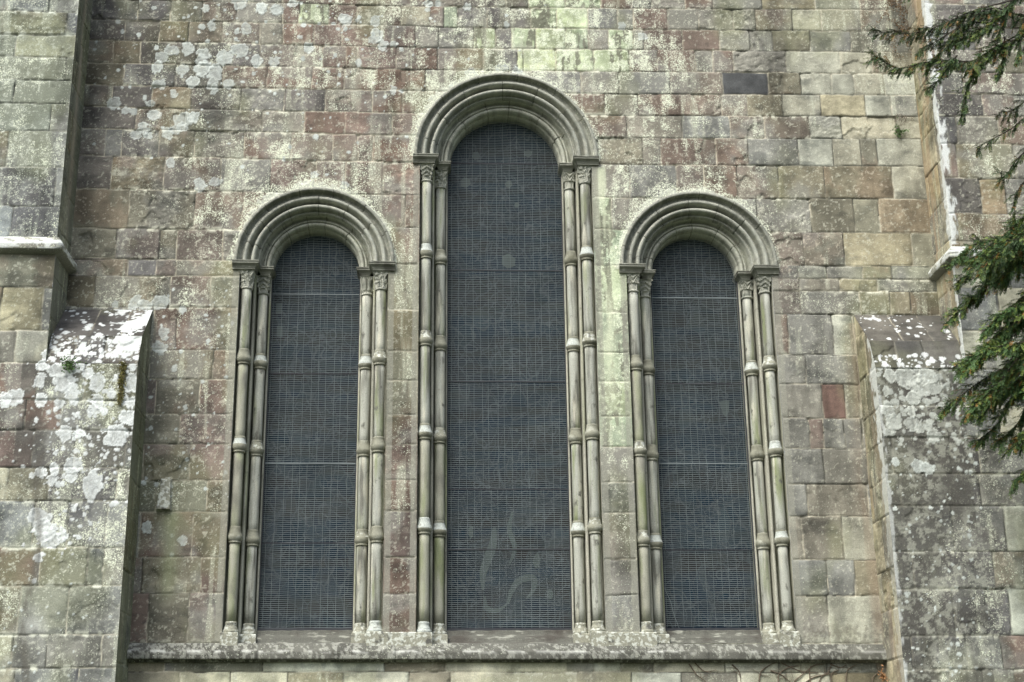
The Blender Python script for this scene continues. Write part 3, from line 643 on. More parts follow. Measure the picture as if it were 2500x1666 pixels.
def turret(side):
    """side -1: left, +1: right. Lower face flush with the low buttress beside it."""
    L = side < 0
    X0 = XL if L else XR; XB = BL if L else BR
    far = X0+side*2.4
    tab_up = TABLES['turret_left_up' if L else 'turret_right_up']; tab_lo = TABLES['turret_left_low' if L else 'turret_right_low']
    blobs = TABLES['blobs_left' if L else 'blobs_right']
    hi = auto_rows([15.2, 14.6, 14., 13.4, 12.8], min(far, X0), max(far, X0), ['g4', 'k4', 't3'], 8)[:-1]
    lo_more = auto_rows([2.0, 1.5, 1.0, .5, 0], min(far, XB), max(far, XB), ['g3', 'k4', 't3'], 9)
    def edge_white(U, V, h, col, xe, z0, z1, w, seed, amt=.9):
        s = sst(w-np.abs(U-xe)+(fbm(U*2, V, 9., seed, 4, .6)-.5)*w*1.5, 0, w*.35)*(V > z0)*(V < z1)*sst(fbm(U*3, V, 3.5, seed+5, 4, .6), .38, .50)
        return mixc(col, np.array((.62, .65, .62)), s*amt)
    def post_up(U, V, h, col):
        if not L:
            col = edge_white(U, V, h, col, X0, 8, 11.6, .10, 41)
            for i, (x, z, r) in enumerate(blobs):
                if z > ZM1: blob(U, V, h, col, x, z, r, 1500+i)
        return h, col
    def post_lo(U, V, h, col):
        if L:
            s = sst(fbm(U, V, 2.2, 43, 4), .40, .6)*sst(6.6-V, 0, .2)*(U > -4.6)*sst(V, 4.7, 5.6)
            col = mixc(col, np.array((.075, .072, .062)), s*.75)
            for i, (x, z, r) in enumerate(blobs): blob(U, V, h, col, x, z, r*.86, 1600+i, np.array((.70, .74, .71)), .95)
            scatter(U, V, h, col, 1500, (-4.7, BL, 4.2, 6.5), (.006, .032), 51, lambda x, z: .75*np.exp(-((x+3.8)/.5)**2)*(1 if z > 5.1 else .25), np.array((.72, .76, .73)))
            scatter(U, V, h, col, 160, (-5.9, BL, 2.6, 5.), (.006, .018), 52)
            # dark vertical wet streak, as it has been running for years
            s = np.exp(-((U+4.28+.05*np.sin(V*4))/.05)**2)*(V < 5.4)*sst(fbm(U*3, V, 4, 44, 3), .35, .5)
            col = mixc(col, np.array((.085, .078, .062)), s*.6)
        else:
            s = sst(fbm(U, V, 1.8, 45, 4)+.08, .42, .60)*(U < 6.25)*(V < 6.6)
            col = mixc(col, np.array((.075, .073, .062)), s*.75)
            gs = sst(fbm(U, V, 16, 46, 4, .65), .50, .60)*sst(fbm(U, V, 2.5, 47, 3), .35, .6)*(U < 6.3)
            col = mixc(col, np.array((.33, .34, .28)), gs*.62)
            for i, (x, z, r) in enumerate(blobs):
                if z < ZM0: blob(U, V, h, col, x, z, r, 1700+i, np.array((.52, .55, .49)) if z > 5.5 else WHITE, .95)
            scatter(U, V, h, col, 260, (BR, 6.3, 2.6, 6.4), (.007, .022), 53)
            scatter(U, V, h, col, 160, (BR, 6.25, 5.5, 6.4), (.01, .05), 54, None, np.array((.52, .55, .49)))
            col = edge_white(U, V, h, col, XB, 2.4, 6.4, .045, 48, .5)
        return h, col
    front = lambda U, V, h: np.stack([U, -P-h, V], 1)
    uL = seg(sorted([far, X0]), [.0125]); parts = []
    parts.append(patch('f', uL, seg([ZM1-.02, 12.3, 15.], [.0125, .06]), front, hi+tab_up, 700+side, post=post_up, rough=.6, regional=0., tint=((.94, 1., 1.06) if L else (1, 1, 1))))
    bx = sorted([far, X0, XB])
    uA = seg(bx, [.0125]*2)
    vA = seg([0, 2.6, ZF3, ZM0+.03], [.06, .0125, .0125])
    k = (lambda u, v: (u < X0) | (v < ZF3)) if L else (lambda u, v: (u > X0) | (v < ZF3))
    parts.append(patch('f', uA, vA, front, tab_lo[:-1]+lo_more, 720+side, keep=k, post=post_lo, rough=.6, regional=0., tint=((.97, 1., 1.02) if L else (.98, 1, 1))))
    # side of the turret, facing the window bay
    cods = ['g1', 'g2', 't2'] if L else ['c2', 'c1', 'g3', 'y2']
    tint = (.84, .88, .78) if L else (1.02, .98, .88)
    ys = seg([-P, 0], [.014])
    def spost(U, V, h, col):
        g2 = fbm(U*4, V*.5, 2.2, 61, 4)
        if L: col = mixc(col, np.array((.14, .15, .11)), sst(g2, .38, .6)*.6); col = mixc(col, np.array((.40, .34, .27)), np.exp(-((U+.30)/.07)**2)*sst(g2, .3, .6)*.5*(V > 8))
        else:
            col = mixc(col, np.array((.34, .24, .14)), sst(g2, .48, .66)*.5); col = mixc(col, np.array((.60, .63, .59)), sst(.11-(U+P)+(fbm(U*2, V, 9., 62, 4, .6)-.5)*.16, 0, .04)*.9*(V > 3))
        return h, col
    sidepos = (lambda XX: (lambda U, V, h: np.stack([XX-side*h, U, V], 1)))
    rows = auto_rows(bedz, -P, 0, cods, 15, .3, .5)
    parts.append(patch('s', ys, seg([ZF2-.4, 12.3, 15.], [.0125, .06]), sidepos(X0), rows, 740+side, flip=not L, tint=tint, post=spost))
    # return of the far side and a roofless top are outside the frame: close them simply
    Pn, f, col = join(parts)
    t = link_mesh('turret', Pn, f, M_WALL, church, True, col)
    # buttress: side face, two weathering slopes
    bp = []
    ztop = lambda y: np.where(-y < Y1, ZF1+(ZF2-ZF1)*(-y)/Y1, ZF2+(ZF3-ZF2)*(-y-Y1)/(Y2-Y1))
    def bside(U, V, h): return np.stack([XB-side*h, U, np.minimum(V, ztop(U))], 1)
    vs = seg([0, 2.6, ZF3, ZF1], [.06, .0125, .0125])
    kk = lambda u, v: v < ztop(u)+.012
    rows = auto_rows([z for z in bedz if z < 8], -P, 0, cods, 16, .3, .6)
    def bpost(U, V, h, col):
        g2 = fbm(U*4, V*.5, 2.2, 63, 4)
        if L: col = mixc(col, np.array((.15, .165, .105)), sst(g2, .38, .6)*.6)
        else:
            col = mixc(col, np.array((.32, .25, .18)), sst(g2, .47, .64)*.35)
            col = mixc(col, np.array((.58, .61, .56)), sst(.18-(U+P)+(fbm(U*2, V, 7., 64, 4, .6)-.5)*.40, 0, .06)*.85*(.35+.65*sst(V, 4.2, 5.6)))
        return h, col
    bp.append(patch('s', ys, vs, bside, rows, 760+side, keep=kk, flip=not L, tint=tint, post=bpost))
    Lf = math.hypot(Y1, ZF1-ZF2)
    uu = seg(sorted([X0, XB]), [.012])
    def slope(y0, z0, y1, z1, seed, dens, code, n, big):
        Ls = math.hypot(y1-y0, z0-z1); ny, nz = -(z0-z1)/Ls, (y1-y0)/Ls
        def pos(U, V, h):     # V: 0 at foot, Ls at head
            t = 1-V/Ls; y = -(y0+(y1-y0)*t); z = z0+(z1-z0)*t
            return np.stack([U, y+ny*h, z+nz*h], 1)
        g = random.Random(seed); cuts_ = [round(min(X0, XB)+q, 2) for q in ((.42, .78) if big else (.3, .62))]
        rw = [([(0, Ls+.01)], cuts_, ' '.join([code]*3)), ([(0, -.01)], [], '')]
        def post(U, V, h, col):
            col *= .62
            scatter(U, V, h, col, n, (min(X0, XB), max(X0, XB), 0, Ls), (.008, .045), seed, dens, np.array((.66, .69, .66)), 1.0)
            if L:
                s = sst(fbm(U, V, 6., 65, 4, .62)+(U-XB+.22)*.45, .52, .60)
                col = mixc(col, np.array((.56, .59, .56)), s*.85)
            return h, col
        return patch('w', uu, seg([0, Ls], [.012]), pos, rw, seed, post=post)
    if L:
        bp.append(slope(0, ZF1, Y1, ZF2, 771, lambda u, v: .25+.7*sst(np.array(u), -3.9, -3.4), 'k0', 210, True))
        bp.append(slope(Y1, ZF2, Y2, ZF3, 772, lambda u, v: .95, 'k2', 220, False))
    else:
        bp.append(slope(0, ZF1, Y1, ZF2, 773, lambda u, v: .8, 'k0', 70, True))
        bp.append(slope(Y1, ZF2, Y2, ZF3, 774, lambda u, v: .95*(v < .2), 'k0', 170, False))
    Pn, f, col = join(bp)
    b = link_mesh('buttress', Pn, f, M_WALL, church, True, col)
    # moulding round the turret
    prof = [(0, ZM1+.01), (.03, ZM1-.01), (.05, ZM1-.037), (.07, ZM1-.064), (.085, ZM1-.085), (.092, ZM1-.10), (.092, ZM1-.12), (.092, ZM1-.14), (.092, ZM1-.165), (.085, ZM1-.172), (.03, ZM1-.20), (0, ZM0-.01), (-.02, ZM0-.01)]
    STEP = .012
    path = [(far, -P, 0, -1), (X0, -P, -side, -1), (X0, 0.03, -side, 0)]
    pts = []
    for a, bb in zip(path[:-1], path[1:]):
        n = int(max(2, math.hypot(bb[0]-a[0], bb[1]-a[1])/STEP))
        for q in range(n): t_ = q/n; pts.append((a[0]+(bb[0]-a[0])*t_, a[1]+(bb[1]-a[1])*t_, a, bb, t_))
    pts.append((path[-1][0], path[-1][1], path[-2], path[-1], 1.))
    V3 = []; co = []
    for (x, y, a, bb, t_) in pts:
        for (o, z) in prof:
            if a is path[0]: ox = -side*o*max(0, 0) ; dx, dy = 0, -1
            else: dx, dy = -side, 0
            px, py = x+dx*o, y+dy*o
            if a is path[1] and t_ == 0: px, py = x-side*o, y-o
            V3.append((px, py, z)); co.append((o, z))
    V3 = np.array(V3); nP = len(prof); f = grid_faces(nP, len(pts), None, flip=L)
    s1 = V3[:, 0]+V3[:, 1]; n1 = fbm(s1, V3[:, 2]*2, 9, 85, 4, .6)
    zz = V3[:, 2]; g0 = np.array((.20, .20, .165))[None]*(.6+.8*fbm(s1, zz, 6, 86, 3))[:, None]
    wsel = sst(n1+.08*(zz > ZM1-.11)+(.0 if L else -.03), .49, .56)*(zz > ZM1-.172)
    cc = mixc(g0, np.array((.60, .63, .60)), wsel*.85)
    cc = np.concatenate([cc, (.45*(zz > ZM1-.18))[:, None]], 1)
    V3[:, 1] -= (n1-.5)*.006
    link_mesh('string_mould', V3, f, M_WALL, t, False, cc)
    return t, b
tl, bl = turret(-1); tr, brt = turret(1)
tl['label'] = 'left turret with pale lichened string mould'; tr['label'] = 'right turret with white-edged corner behind the yew'
bl['label'] = 'left low buttress with sloping head blotched with white lichen'; brt['label'] = 'right low buttress with dark sloping head'

# ---------------------------------------------------------------- string course under the windows
def string_course():
    prof = [(.02, SILL+.012), (-.02, SILL+.004), (-.090, SILL-.078), (-.102, SILL-.090), (-.102, SILL-.172), (-.096, SILL-.178), (-.05, SILL-.182), (-.045, SILL-.20), (0.02, SILL-.205)]
    pr = [prof[0]]
    for a, b in zip(prof[:-1], prof[1:]):
        n = max(1, int(math.hypot(b[0]-a[0], b[1]-a[1])/.014))
        pr += [(a[0]+(b[0]-a[0])*k/n, a[1]+(b[1]-a[1])*k/n) for k in range(1, n+1)]
    xs = seg([BL, BR], [.012]); pr = np.array(pr); n = len(pr)
    arc = np.concatenate(([0], np.cumsum(np.hypot(*(pr[1:]-pr[:-1]).T))))
    A, X = np.meshgrid(arc, xs); A = A.ravel(); X = X.ravel()
    Y = np.tile(pr[:, 0], len(xs)); Z = np.tile(pr[:, 1], len(xs))-.0075*(X-.7)
    J = [-2.62, -1.88, -1.05, -.35, .62, 1.5, 2.35, 3.2, 4.1, 4.75]
    dj = np.min(np.abs(X[:, None]-np.array(J)[None]), 1); k = np.searchsorted(J, X)
    b = _hash(k, k*0, 5); Y += (b-.5)*.008+np.exp(-(dj/.006)**2)*.012+(fbm(X, A, 10, 87, 4, .6)-.5)*.012
    col = np.array((.098, .098, .082))[None]*(.6+.8*fbm(X, A, 5, 88, 4))[:, None]*(.85+.3*b)[:, None]
    front = (Z < SILL-.085-.0075*(X-.7)); top = ~front
    heavy = np.exp(-((X+2.7)/.9)**2)+np.exp(-((X+.25)/.75)**2)+.6*np.exp(-((X-2.2)/.7)**2)+.35
    s = sst(fbm(X*1.3, A, 22, 89, 4, .62)+.09*heavy-.10, .50, .58)
    col = mixc(col, np.array((.48, .49, .42)), s*.38)
    col = np.concatenate([col, np.clip(.04+.30*heavy*fbm(X, A*2, 5, 91, 3)*1.3, 0, .8)[:, None]], 1)
    lip = np.exp(-((A-arc[(np.abs(pr[:, 1]-(SILL-.088))).argmin()])/.02)**2)*sst(fbm(X, A*2, 7, 90, 4), .50, .58)*np.clip(heavy, 0, 1)
    col = mixc(col, np.array((.62, .63, .57)), lip*.7)
    col = mixc(col, DARKJ, np.exp(-(dj/.005)**2)*.7)
    return link_mesh('string_course', np.stack([X, Y, Z], 1), grid_faces(n, len(xs)), M_WALL, church, True, col)
string_course()
# the plain stone that juts from the left bay, with a white crusted face
def jut():
    m = MB(); x0, x1, z0, z1 = -3.115, -2.945, 4.86, 5.24
    v = [(x0,.01,z0),(x1,.01,z0),(x1-.01,.01,z1),(x0+.03,.01,z1),(x0+.005,-.06,z0+.01),(x1-.012,-.06,z0+.012),(x1-.025,-.035,z1-.03),(x0+.05,-.035,z1-.03)]
    m.add(v, [(4,5,6,7),(0,1,5,4),(1,2,6,5),(2,3,7,6),(3,0,4,7)])
    return m.build('projecting_stone', M_CRUST, church)
jut()

# ================================================================ WINDOWS
def arch_sweep(name, win, prof, joints, seed, base, parent, mat=M_TRIM):
    """prof: (radius, depth) outer to inner; joints in degrees"""
    xc, zs = win['xc'], win['zs']
    an = list(np.linspace(-1.5, 181.5, 150))
    for j in joints: an += [j-.7, j-.35, j-.12, j+.12, j+.35, j+.7]
    an = np.array(sorted(an)); pr = np.array(prof); n = len(pr)
    R, AN = np.meshgrid(pr[:, 0], an); AN = AN.ravel(); R = R.ravel(); Y = np.tile(pr[:, 1], len(an)).astype(float)
    dj = np.min(np.abs(AN[:, None]-np.array(joints)[None]), 1)*np.pi/180*R
    g = np.exp(-(dj/.0040)**2); k = np.searchsorted(sorted(joints), AN)
    b = _hash(k, k*0+1, seed)
    nz = fbm(AN*.35, np.tile(np.arange(n), len(an))*.35, 3., seed, 4, .6)
    Y += g*.008+(b-.5)*.009+(nz-.5)*.006; R = R+(nz-.5)*.006+g*.002+(b-.5)*.004
    a = np.radians(AN); z = np.where(AN < 0, zs+R*np.sin(a)*1., zs+R*np.sin(a)); X = xc+R*np.cos(a)
    s1 = fbm(AN*.05, R*4, 3., seed+3, 4); s2 = fbm(AN*.6, R*22, 1.5, seed+4, 4, .6)
    col = np.array(base)[None]*(.74+.5*s1)[:, None]*(.82+.34*b)[:, None]
    col = mixc(col, np.array((.44, .44, .35)), sst(s2, .5, .66)*.5)
    col = mixc(col, np.array((.145, .145, .12)), sst(fbm(AN*.08, R*9, 3., seed+5, 4), .55, .72)*.40)
    col = mixc(col, DARKJ, g*.7)
    return link_mesh(name, np.stack([X, Y, z], 1), grid_faces(n, len(an)), mat, parent, True, col), None
def roll(cr, cy, r, a0, a1, n=7):
    return [(cr+r*math.cos(math.radians(a0+(a1-a0)*k/n)), cy-r*math.sin(math.radians(a0+(a1-a0)*k/n))) for k in range(n+1)]
def capital(name, x, y, z0, z1, style, parent):
    """bell with carved leaves between a round necking and a square head"""
    K, N = 64, 26; v = []; H = z1-z0
    for i in range(N+1):
        t = i/N; z = z0+H*t
        bell = .064+.018*t**1.4+.014*max(0, t-.7)
        sq = sst(np.array(t), .35, .95)
        for j in range(K):
            a = 2*math.pi*j/K; c, s = math.cos(a), math.sin(a)
            m = max(abs(c), abs(s)); r = bell*((1-sq)+sq/m*.98) if sq > 0 else bell
            u = (a*8/(2*math.pi)) % 1.0
            if style == 0:      # upright water leaves, bead row
                d = .010*(1-abs(2*u-1)**2)*sst(np.array(t), .05, .2)*(1 if t < .82 else 0)-(.007 if abs(u-.5) > .44 else 0)
                if .84 < t < .93: d = .006*(math.sin(a*24) > 0)
            elif style == 1:    # palmette fans
                u2 = (a*4/(2*math.pi)) % 1.0-.5; q = math.atan2(u2*1.6, 1.02-t); d = .012*abs(math.sin(q*9))*(t > .42)-.004+.006*(abs(u2) < .08)*(t < .5)
            elif style == 2:    # crossing stems with paired leaves
                u2 = (a*4/(2*math.pi)) % 1.0-.5; d = .010*(math.sin(t*22-abs(u2)*9) > .1)*(t > .22)+.008*(abs(u2) < .05)-.004
            else:               # thick curled foliage
                d = .016*(vn(np.array(a*7.), np.array(t*9.), 5)-.35)*(t > .3)+.008*(vn(np.array(a*16.), np.array(t*14.), 8)-.5)+.006*(abs((u-.5)) < .2)*(t < .4)
            if t > .955: d = .004
            rr = r+float(d)*1.7; v.append((x+rr*c, y+rr*s, z))
    f = []
    for i in range(N):
        for j in range(K): f.append((i*K+j, i*K+(j+1) % K, (i+1)*K+(j+1) % K, (i+1)*K+j))
    f.append(tuple(range(N*K, N*K+K)))
    return link_mesh(name, v, f, M_CAP, parent, False)
def loft_rect(name, levels, mat, parent):
    """levels: (x0,x1,y0,y1,z) from bottom up"""
    v = []; f = []
    for (a, b, c, d, z) in levels: v += [(a, c, z), (b, c, z), (b, d, z), (a, d, z)]
    for i in range(len(levels)-1):
        for j in range(4): f.append((i*4+j, i*4+(j+1) % 4, i*4+4+(j+1) % 4, i*4+4+j))
    f.append((3, 2, 1, 0)); n = len(levels)*4; f.append((n-4, n-3, n-2, n-1))
    return link_mesh(name, v, f, mat, parent)
def make_window(w, wi):
    xc, A, Ri, zs, dz = w['xc'], w['A'], w['Ri'], w['zs'], w['dz']
    tall = w['kind'] == 'tall'
    B0, B1 = 3.461+dz, 3.56+dz
    # jambs are the part itself: stepped splay, both sides, in one mesh
    parts = []
    for s in (-1, 1):
        path = [(A, .004), (A, .26), (A-.143, .26), (A-.152, .172), (A-.158, .165), (A-.179, .165), (A-.185, .172), (A-.185, .43), (A-.318, .43), (A-.327, .345), (A-.333, .338), (A-.347, .338), (A-.352, .345), (A-.352, .56)]
        pp = [path[0]]
        for a, b in zip(path[:-1], path[1:]):
            n = max(1, int(math.hypot(b[0]-a[0], b[1]-a[1])/.015)); pp += [(a[0]+(b[0]-a[0])*k/n, a[1]+(b[1]-a[1])*k/n) for k in range(1, n+1)]
        pp = np.array(pp); zr = seg([SILL-.04, zs+.02], [.02])
        arc = np.concatenate(([0], np.cumsum(np.hypot(*(pp[1:]-pp[:-1]).T))))
        AA, Z = np.meshgrid(arc, zr); AA = AA.ravel(); Z = Z.ravel(); n = len(pp)
        X = xc+s*np.tile(pp[:, 0], len(zr)); Y = np.tile(pp[:, 1], len(zr))
        jz = np.arange(3.6, 10, .93)+.11*s; db = np.min(np.abs(Z[:, None]-jz[None]), 1); g = np.exp(-(db/.008)**2)
        c = np.array((.34, .34, .275))[None]*(.62+.75*fbm(AA*2.5, Z*.8, 2., 120+wi+s, 4))[:, None]
        c = mixc(c, np.array((.22, .25, .12)), sst(fbm(AA*4, Z*.5, 2., 130+wi+s, 4), .5, .68)*(.65 if s < 0 else .35))
        c = mixc(c, np.array((.14, .14, .115)), sst(fbm(AA*3, Z*.9, 2.3, 140+wi+s, 4), .54, .7)*.55)
        if s > 0: c = mixc(c, np.array((.44, .435, .35)), sst(fbm(AA*3, Z*.9, 1.3, 150+wi, 4), .45, .6)*.4*(Z < zs-1.3))
        c = mixc(c, np.array((.12, .12, .10)), g*.5)
        parts.append((np.stack([X-s*g*.002, Y, Z], 1), grid_faces(n, len(zr), None, flip=(s < 0)), c))
    Pn, f, c = join(parts)
    W0 = link_mesh('window', Pn, f, M_TRIM, church, False, c)
    W0['label'] = ['left round-arched window', 'tall middle round-arched window', 'right round-arched window'][wi]
    # arch orders
    Ro = A+.075
    k = 1.
    hood = [(Ro, .01), (Ro, -.052), (Ro-.008, -.064), (Ro-.034, -.066), (Ro-.040, -.058)]+roll(Ro-.088, -.062, .046, 180, 270, 5)[::-1][0:0]
    hood += [(Ro-.042, -.034), (Ro-.046, .000), (Ro-.056, .018), (Ro-.072, .022), (Ro-.088, .010), (Ro-.094, -.004), (Ro-.100, -.010), (Ro-.103, .03)]
    jo = [28, 52, 79, 104, 131, 158]
    arch_sweep('hood_mould', w, hood, [j+wi*5 for j in (24, 50, 77, 103, 131, 156)], 160+wi, (.245, .252, .212), W0)
    r1 = Ro-.100
    o1 = [(r1, .03), (r1-.004, -.012), (r1-.012, -.020), (r1-.030, -.024), (r1-.044, -.016), (r1-.052, .004), (r1-.054, .030),
          (r1-.060, .080), (r1-.070, .105), (r1-.086, .105), (r1-.096, .060), (r1-.102, .014), (r1-.112, -.002), (r1-.128, -.006), (r1-.144, .004), (r1-.152, .024), (r1-.153, .050),
          (r1-.150, .084), (r1-.158, .096), (r1-.170, .096), (r1-.172, .084), (r1-.182, .080), (r1-.190, .088), (r1-.190, .165)]
    arch_sweep('arch_ring', w, o1, [j+wi*4 for j in (37, 62, 88, 117, 142, 163)], 170+wi, (.315, .325, .275), W0)
    r2 = r1-.190; sc = (r2-Ri)/.178
    def q(d): return r2-d*sc
    o2 = [(q(-.01), .150), (q(.0), .160), (q(.010), .170), (q(.014), .205), (q(.022), .232), (q(.036), .240), (q(.048), .228), (q(.052), .205),
          (q(.062), .186), (q(.074), .180), (q(.084), .190), (q(.088), .225), (q(.092), .236), (q(.094), .205), (q(.102), .184), (q(.118), .174), (q(.136), .178), (q(.150), .194), (q(.158), .222), (q(.156), .252), (q(.150), .270), (q(.156), .276), (q(.170), .280), (q(.178), .292), (q(.178), .57)]
    arch_sweep('arch_ring', w, o2, [j+wi*6 for j in (22, 49, 80, 101, 128, 152)], 180+wi, (.385, .395, .325), W0)
    # colonnettes
    cols = [(-(A-.085), .085, 0), (-(A-.262), .285, 1), (A-.262, .285, 2), (A-.085, .085, 3)]
    ztop = zs-.105; zcap = ztop-.205
    for ci, (ox, y, ck) in enumerate(cols):
        x = xc+ox; outer = ck in (0, 3)
        rings = [r + (0 if not tall else 0) for r in w['ring']]
        seed = wi*10+ci
        lv = [zcap-.0]+list(rings)+[B1]
        for a, b in zip(lv[:-1], lv[1:]):
            m = MB(); jx, jy = random.uniform(-.002, .002), random.uniform(-.002, .002); r = .060+random.uniform(-.001, .001)
            m.lathe(x+jx, y+jy, [(r, b+.02), (r+.001, b+.2), (r, (a+b)/2), (r+.001, a-.2), (r, a-.01)], 24)
            o = m.build('shaft', M_ALGAE if (ck == 0 or (wi == 1 and ck == 1)) and a < 6.8 else M_SHAFT, W0, True)
        for zi, zr in enumerate(rings):
            prof = [(.060, .118), (.066, .112), (.0685, .098), (.067, .09), (.071, .072), (.076, .045), (.086, .022), (.092, .006), (.0925, -.008), (.089, -.028), (.078, -.045), (.071, -.052), (.070, -.057), (.0745, -.060), (.0755, -.068), (.0735, -.076), (.066, -.079), (.060, -.080)]
            g = random.Random(seed*7+zi)
            white = {0: .75, 3: .85, 1: .35, 2: .4}[ck] if not (wi == 1 and ck == 0) else 1
            cap = g.random() < white
            m = MB(); m.lathe(x, y, [(r+g.uniform(-.001, .001), zr+z) for r, z in prof], 24)
            nf = len(m.f); o = m.build('shaft_ring', [M_RING, M_WHITE if g.random() < .55 else M_CRUST], W0, True)
            if cap:
                hi_ = g.choice([5, 6, 7])
                lo_ = g.choice([0, 2, 3]) if outer else 3
                for pi, pl in enumerate(o.data.polygons):
                    band = pi//24
                    if lo_ <= band <= hi_: pl.material_index = 1
        m = MB(); m.lathe(x, y, [(.060, zcap-.028), (.070, zcap-.026), (.0755, zcap-.016), (.074, zcap-.006), (.066, zcap)], 24); m.build('necking', M_CAP, W0, True)
        st = [[3, 2, 0, 3], [2, 3, 1, 3], [1, 2, 1, 2]][wi][ck]
        capital('capital', x, y, zcap, ztop, st, W0)
        m = MB(); m.lathe(x, y, [(.060, B1+.03), (.068, B1+.022), (.070, B1+.012), (.066, B1), (.068, B1-.02), (.076, B1-.04), (.082, B1-.05), (.080, B1-.058), (.092, B1-.066), (.0965, B1-.078), (.0965, B1-.09), (.092, B0+.0)], 24)
        g = random.Random(seed); m.build('column_base', M_WHITE if (wi, ck) in ((0, 3), (1, 0)) else M_CRUST, W0, True)
        if outer:
            xa, xb = (x-.095, x+.10); loft_rect('plinth', [(xa, xb, -.045, .17, SILL-.05), (xa, xb, -.045, .17, B0-.012), (xa+.008, xb-.008, -.036, .165, B0)], M_CRUST, W0)
        else:
            xa, xb = (x-.093, x+.10) if ck == 1 else (x-.10, x+.093)
            loft_rect('plinth', [(xa, xb, .16, .372, SILL-.05), (xa, xb, .16, .372, B0-.012), (xa+.006, xb-.006, .168, .37, B0)], M_CRUST, W0)
    # imposts: chamfered underside, fillet, groove, upper fillet
    for s in (-1, 1):
        def lv(a, b, y0, y1):
            L = []
            for ins, z in ((.052, ztop), (.050, ztop+.012), (.034, ztop+.040), (.012, ztop+.060), (.004, ztop+.066), (.004, ztop+.078), (.010, ztop+.081), (.010, ztop+.088), (0, ztop+.091), (0, ztop+.104)):
                L.append((a+ins, b-ins, y0+ins, y1, z))
            return L
        a, b = sorted((xc+s*(A+.088), xc+s*(A-.235)))
        lvl = lv(a, b, -.075, .20)
        # the wall end of the outer impost dies square against the wall face
        if s < 0: lvl = [(a, l[1], l[2], l[3], l[4]) for l in lvl]
        else: lvl = [(l[0], b, l[2], l[3], l[4]) for l in lvl]
        loft_rect('impost', lvl, M_IMPOST, W0)
        a, b = sorted((xc+s*(A-.178), xc+s*(A-.395)))
        loft_rect('impost', lv(a, b, .135, .46), M_IMPOST, W0)
    # sill: stepped weathering between the jambs
    hw = A-.352
    sp = [(.50, 3.53, hw), (.345, 3.520, hw), (.340, 3.505, hw+.01), (.335, 3.470, hw+.01), (.325, 3.462, hw+.01), (.235, 3.425, A-.17), (.228, 3.415, A-.17), (.222, 3.372, A-.17), (.20, 3.362, A-.17), (.03, SILL+.003, A-.01), (0.0, SILL-.01, A-.01)]
    xs_ = np.linspace(-1, 1, 90); V3 = []; cc = []
    for t in xs_:
        for (y, z, hw_) in sp: V3.append((xc+t*hw_, y+.003*math.sin(t*40), z+dz+.002*math.sin(t*23)))
    V3 = np.array(V3)
    link_mesh('sill', V3, grid_faces(len(sp), len(xs_), None, flip=True), M_SILL, W0)
    # glass
    Rg = hw+.012; v = [(xc-Rg, .475, 3.45), (xc+Rg, .475, 3.45)]
    v += [(xc+(Ri+.03)*math.cos(a), .475, zs+(Ri+.03)*math.sin(a)) for a in np.linspace(0, math.pi, 40)]
    f = [tuple(range(len(v)))]
    nb = len(v); v += [(p[0], .49, p[2]) for p in v]; f.append(tuple(range(nb, 2*nb))[::-1]); f += [(i, (i+1) % nb, (i+1) % nb+nb, i+nb) for i in range(nb)]
    gl = link_mesh('glass', v, f, M_GLASS, W0)
    # paler painted pieces, and reflections on the middle window shaped as pale ribbons
    def piece(pts, th=.004, nm='pale_piece_and_reflection'):
        n = len(pts); vv = [(p[0], .475-th, p[1]) for p in pts]+[(p[0], .476, p[1]) for p in pts]
        ff = [tuple(range(n))[::-1]]+[(i, (i+1) % n, (i+1) % n+n, i+n) for i in range(n)]
        return vv, ff
    g = random.Random(40+wi)
    def put(pts): vv, ff = piece(pts); link_mesh('pale_piece_and_reflection', vv, ff, M_PALE, W0)
    def ribbon(line, w0):
        L = smooth_line([(a, 0, b) for a, b in line], 6); n = len(L); top = []; bot = []
        for i in range(n):
            t = i/(n-1); d = (L[min(i+1, n-1)]-L[max(i-1, 0)]).normalized(); nn = Vector((-d.z, 0, d.x)); wa = w0*(.12+.88*math.sin(math.pi*min(1, t*.9+.08)))
            top.append(((L[i]+nn*wa).x, (L[i]+nn*wa).z)); bot.append(((L[i]-nn*wa).x, (L[i]-nn*wa).z))
        vv = [(p[0], .471, p[1]) for p in top+bot]+[(p[0], .476, p[1]) for p in top+bot]; ff = []; N2 = 2*n
        for i in range(n-1): ff += [(i, i+1, n+i+1, n+i), (N2+i, N2+n+i, N2+n+i+1, N2+i+1), (i, N2+i, N2+i+1, i+1), (n+i, n+i+1, N2+n+i+1, N2+n+i)]
        link_mesh('pale_piece_and_reflection', vv, ff, M_PALE, W0)
    def chip(x, z, rx, rz, n=6):
        a0 = g.random()*6; put([(x+rx*g.uniform(.75, 1.1)*math.cos(a0+t), z+rz*g.uniform(.75, 1.1)*math.sin(a0+t)) for t in np.linspace(0, 5.3, n)])
    if wi == 1:
        ribbon([(.80, 4.75), (.78, 4.55), (.72, 4.38), (.66, 4.2), (.66, 4.0)], .055); ribbon([(.68, 3.93), (.70, 3.80), (.82, 3.76), (.94, 3.84)], .03)
        ribbon([(.95, 3.84), (1.0, 4.0), (1.1, 4.12), (1.26, 4.14), (1.25, 4.0), (1.17, 3.9)], .04)
        ribbon([(1.02, 4.95), (.98, 4.72), (1.04, 4.5), (.97, 4.3)], .03); chip(1.3, 4.35, .05, .10); chip(.52, 4.7, .04, .09); chip(1.45, 3.95, .04, .08)
        for (x, z, r) in ((.60, 9.62, .06), (1.28, 9.66, .06), (1.02, 9.22, .05), (1.0, 8.15, .10), (1.12, 8.93, .04), (.46, 9.24, .07)): chip(x, z, r, r*1.1)
    elif wi == 2:
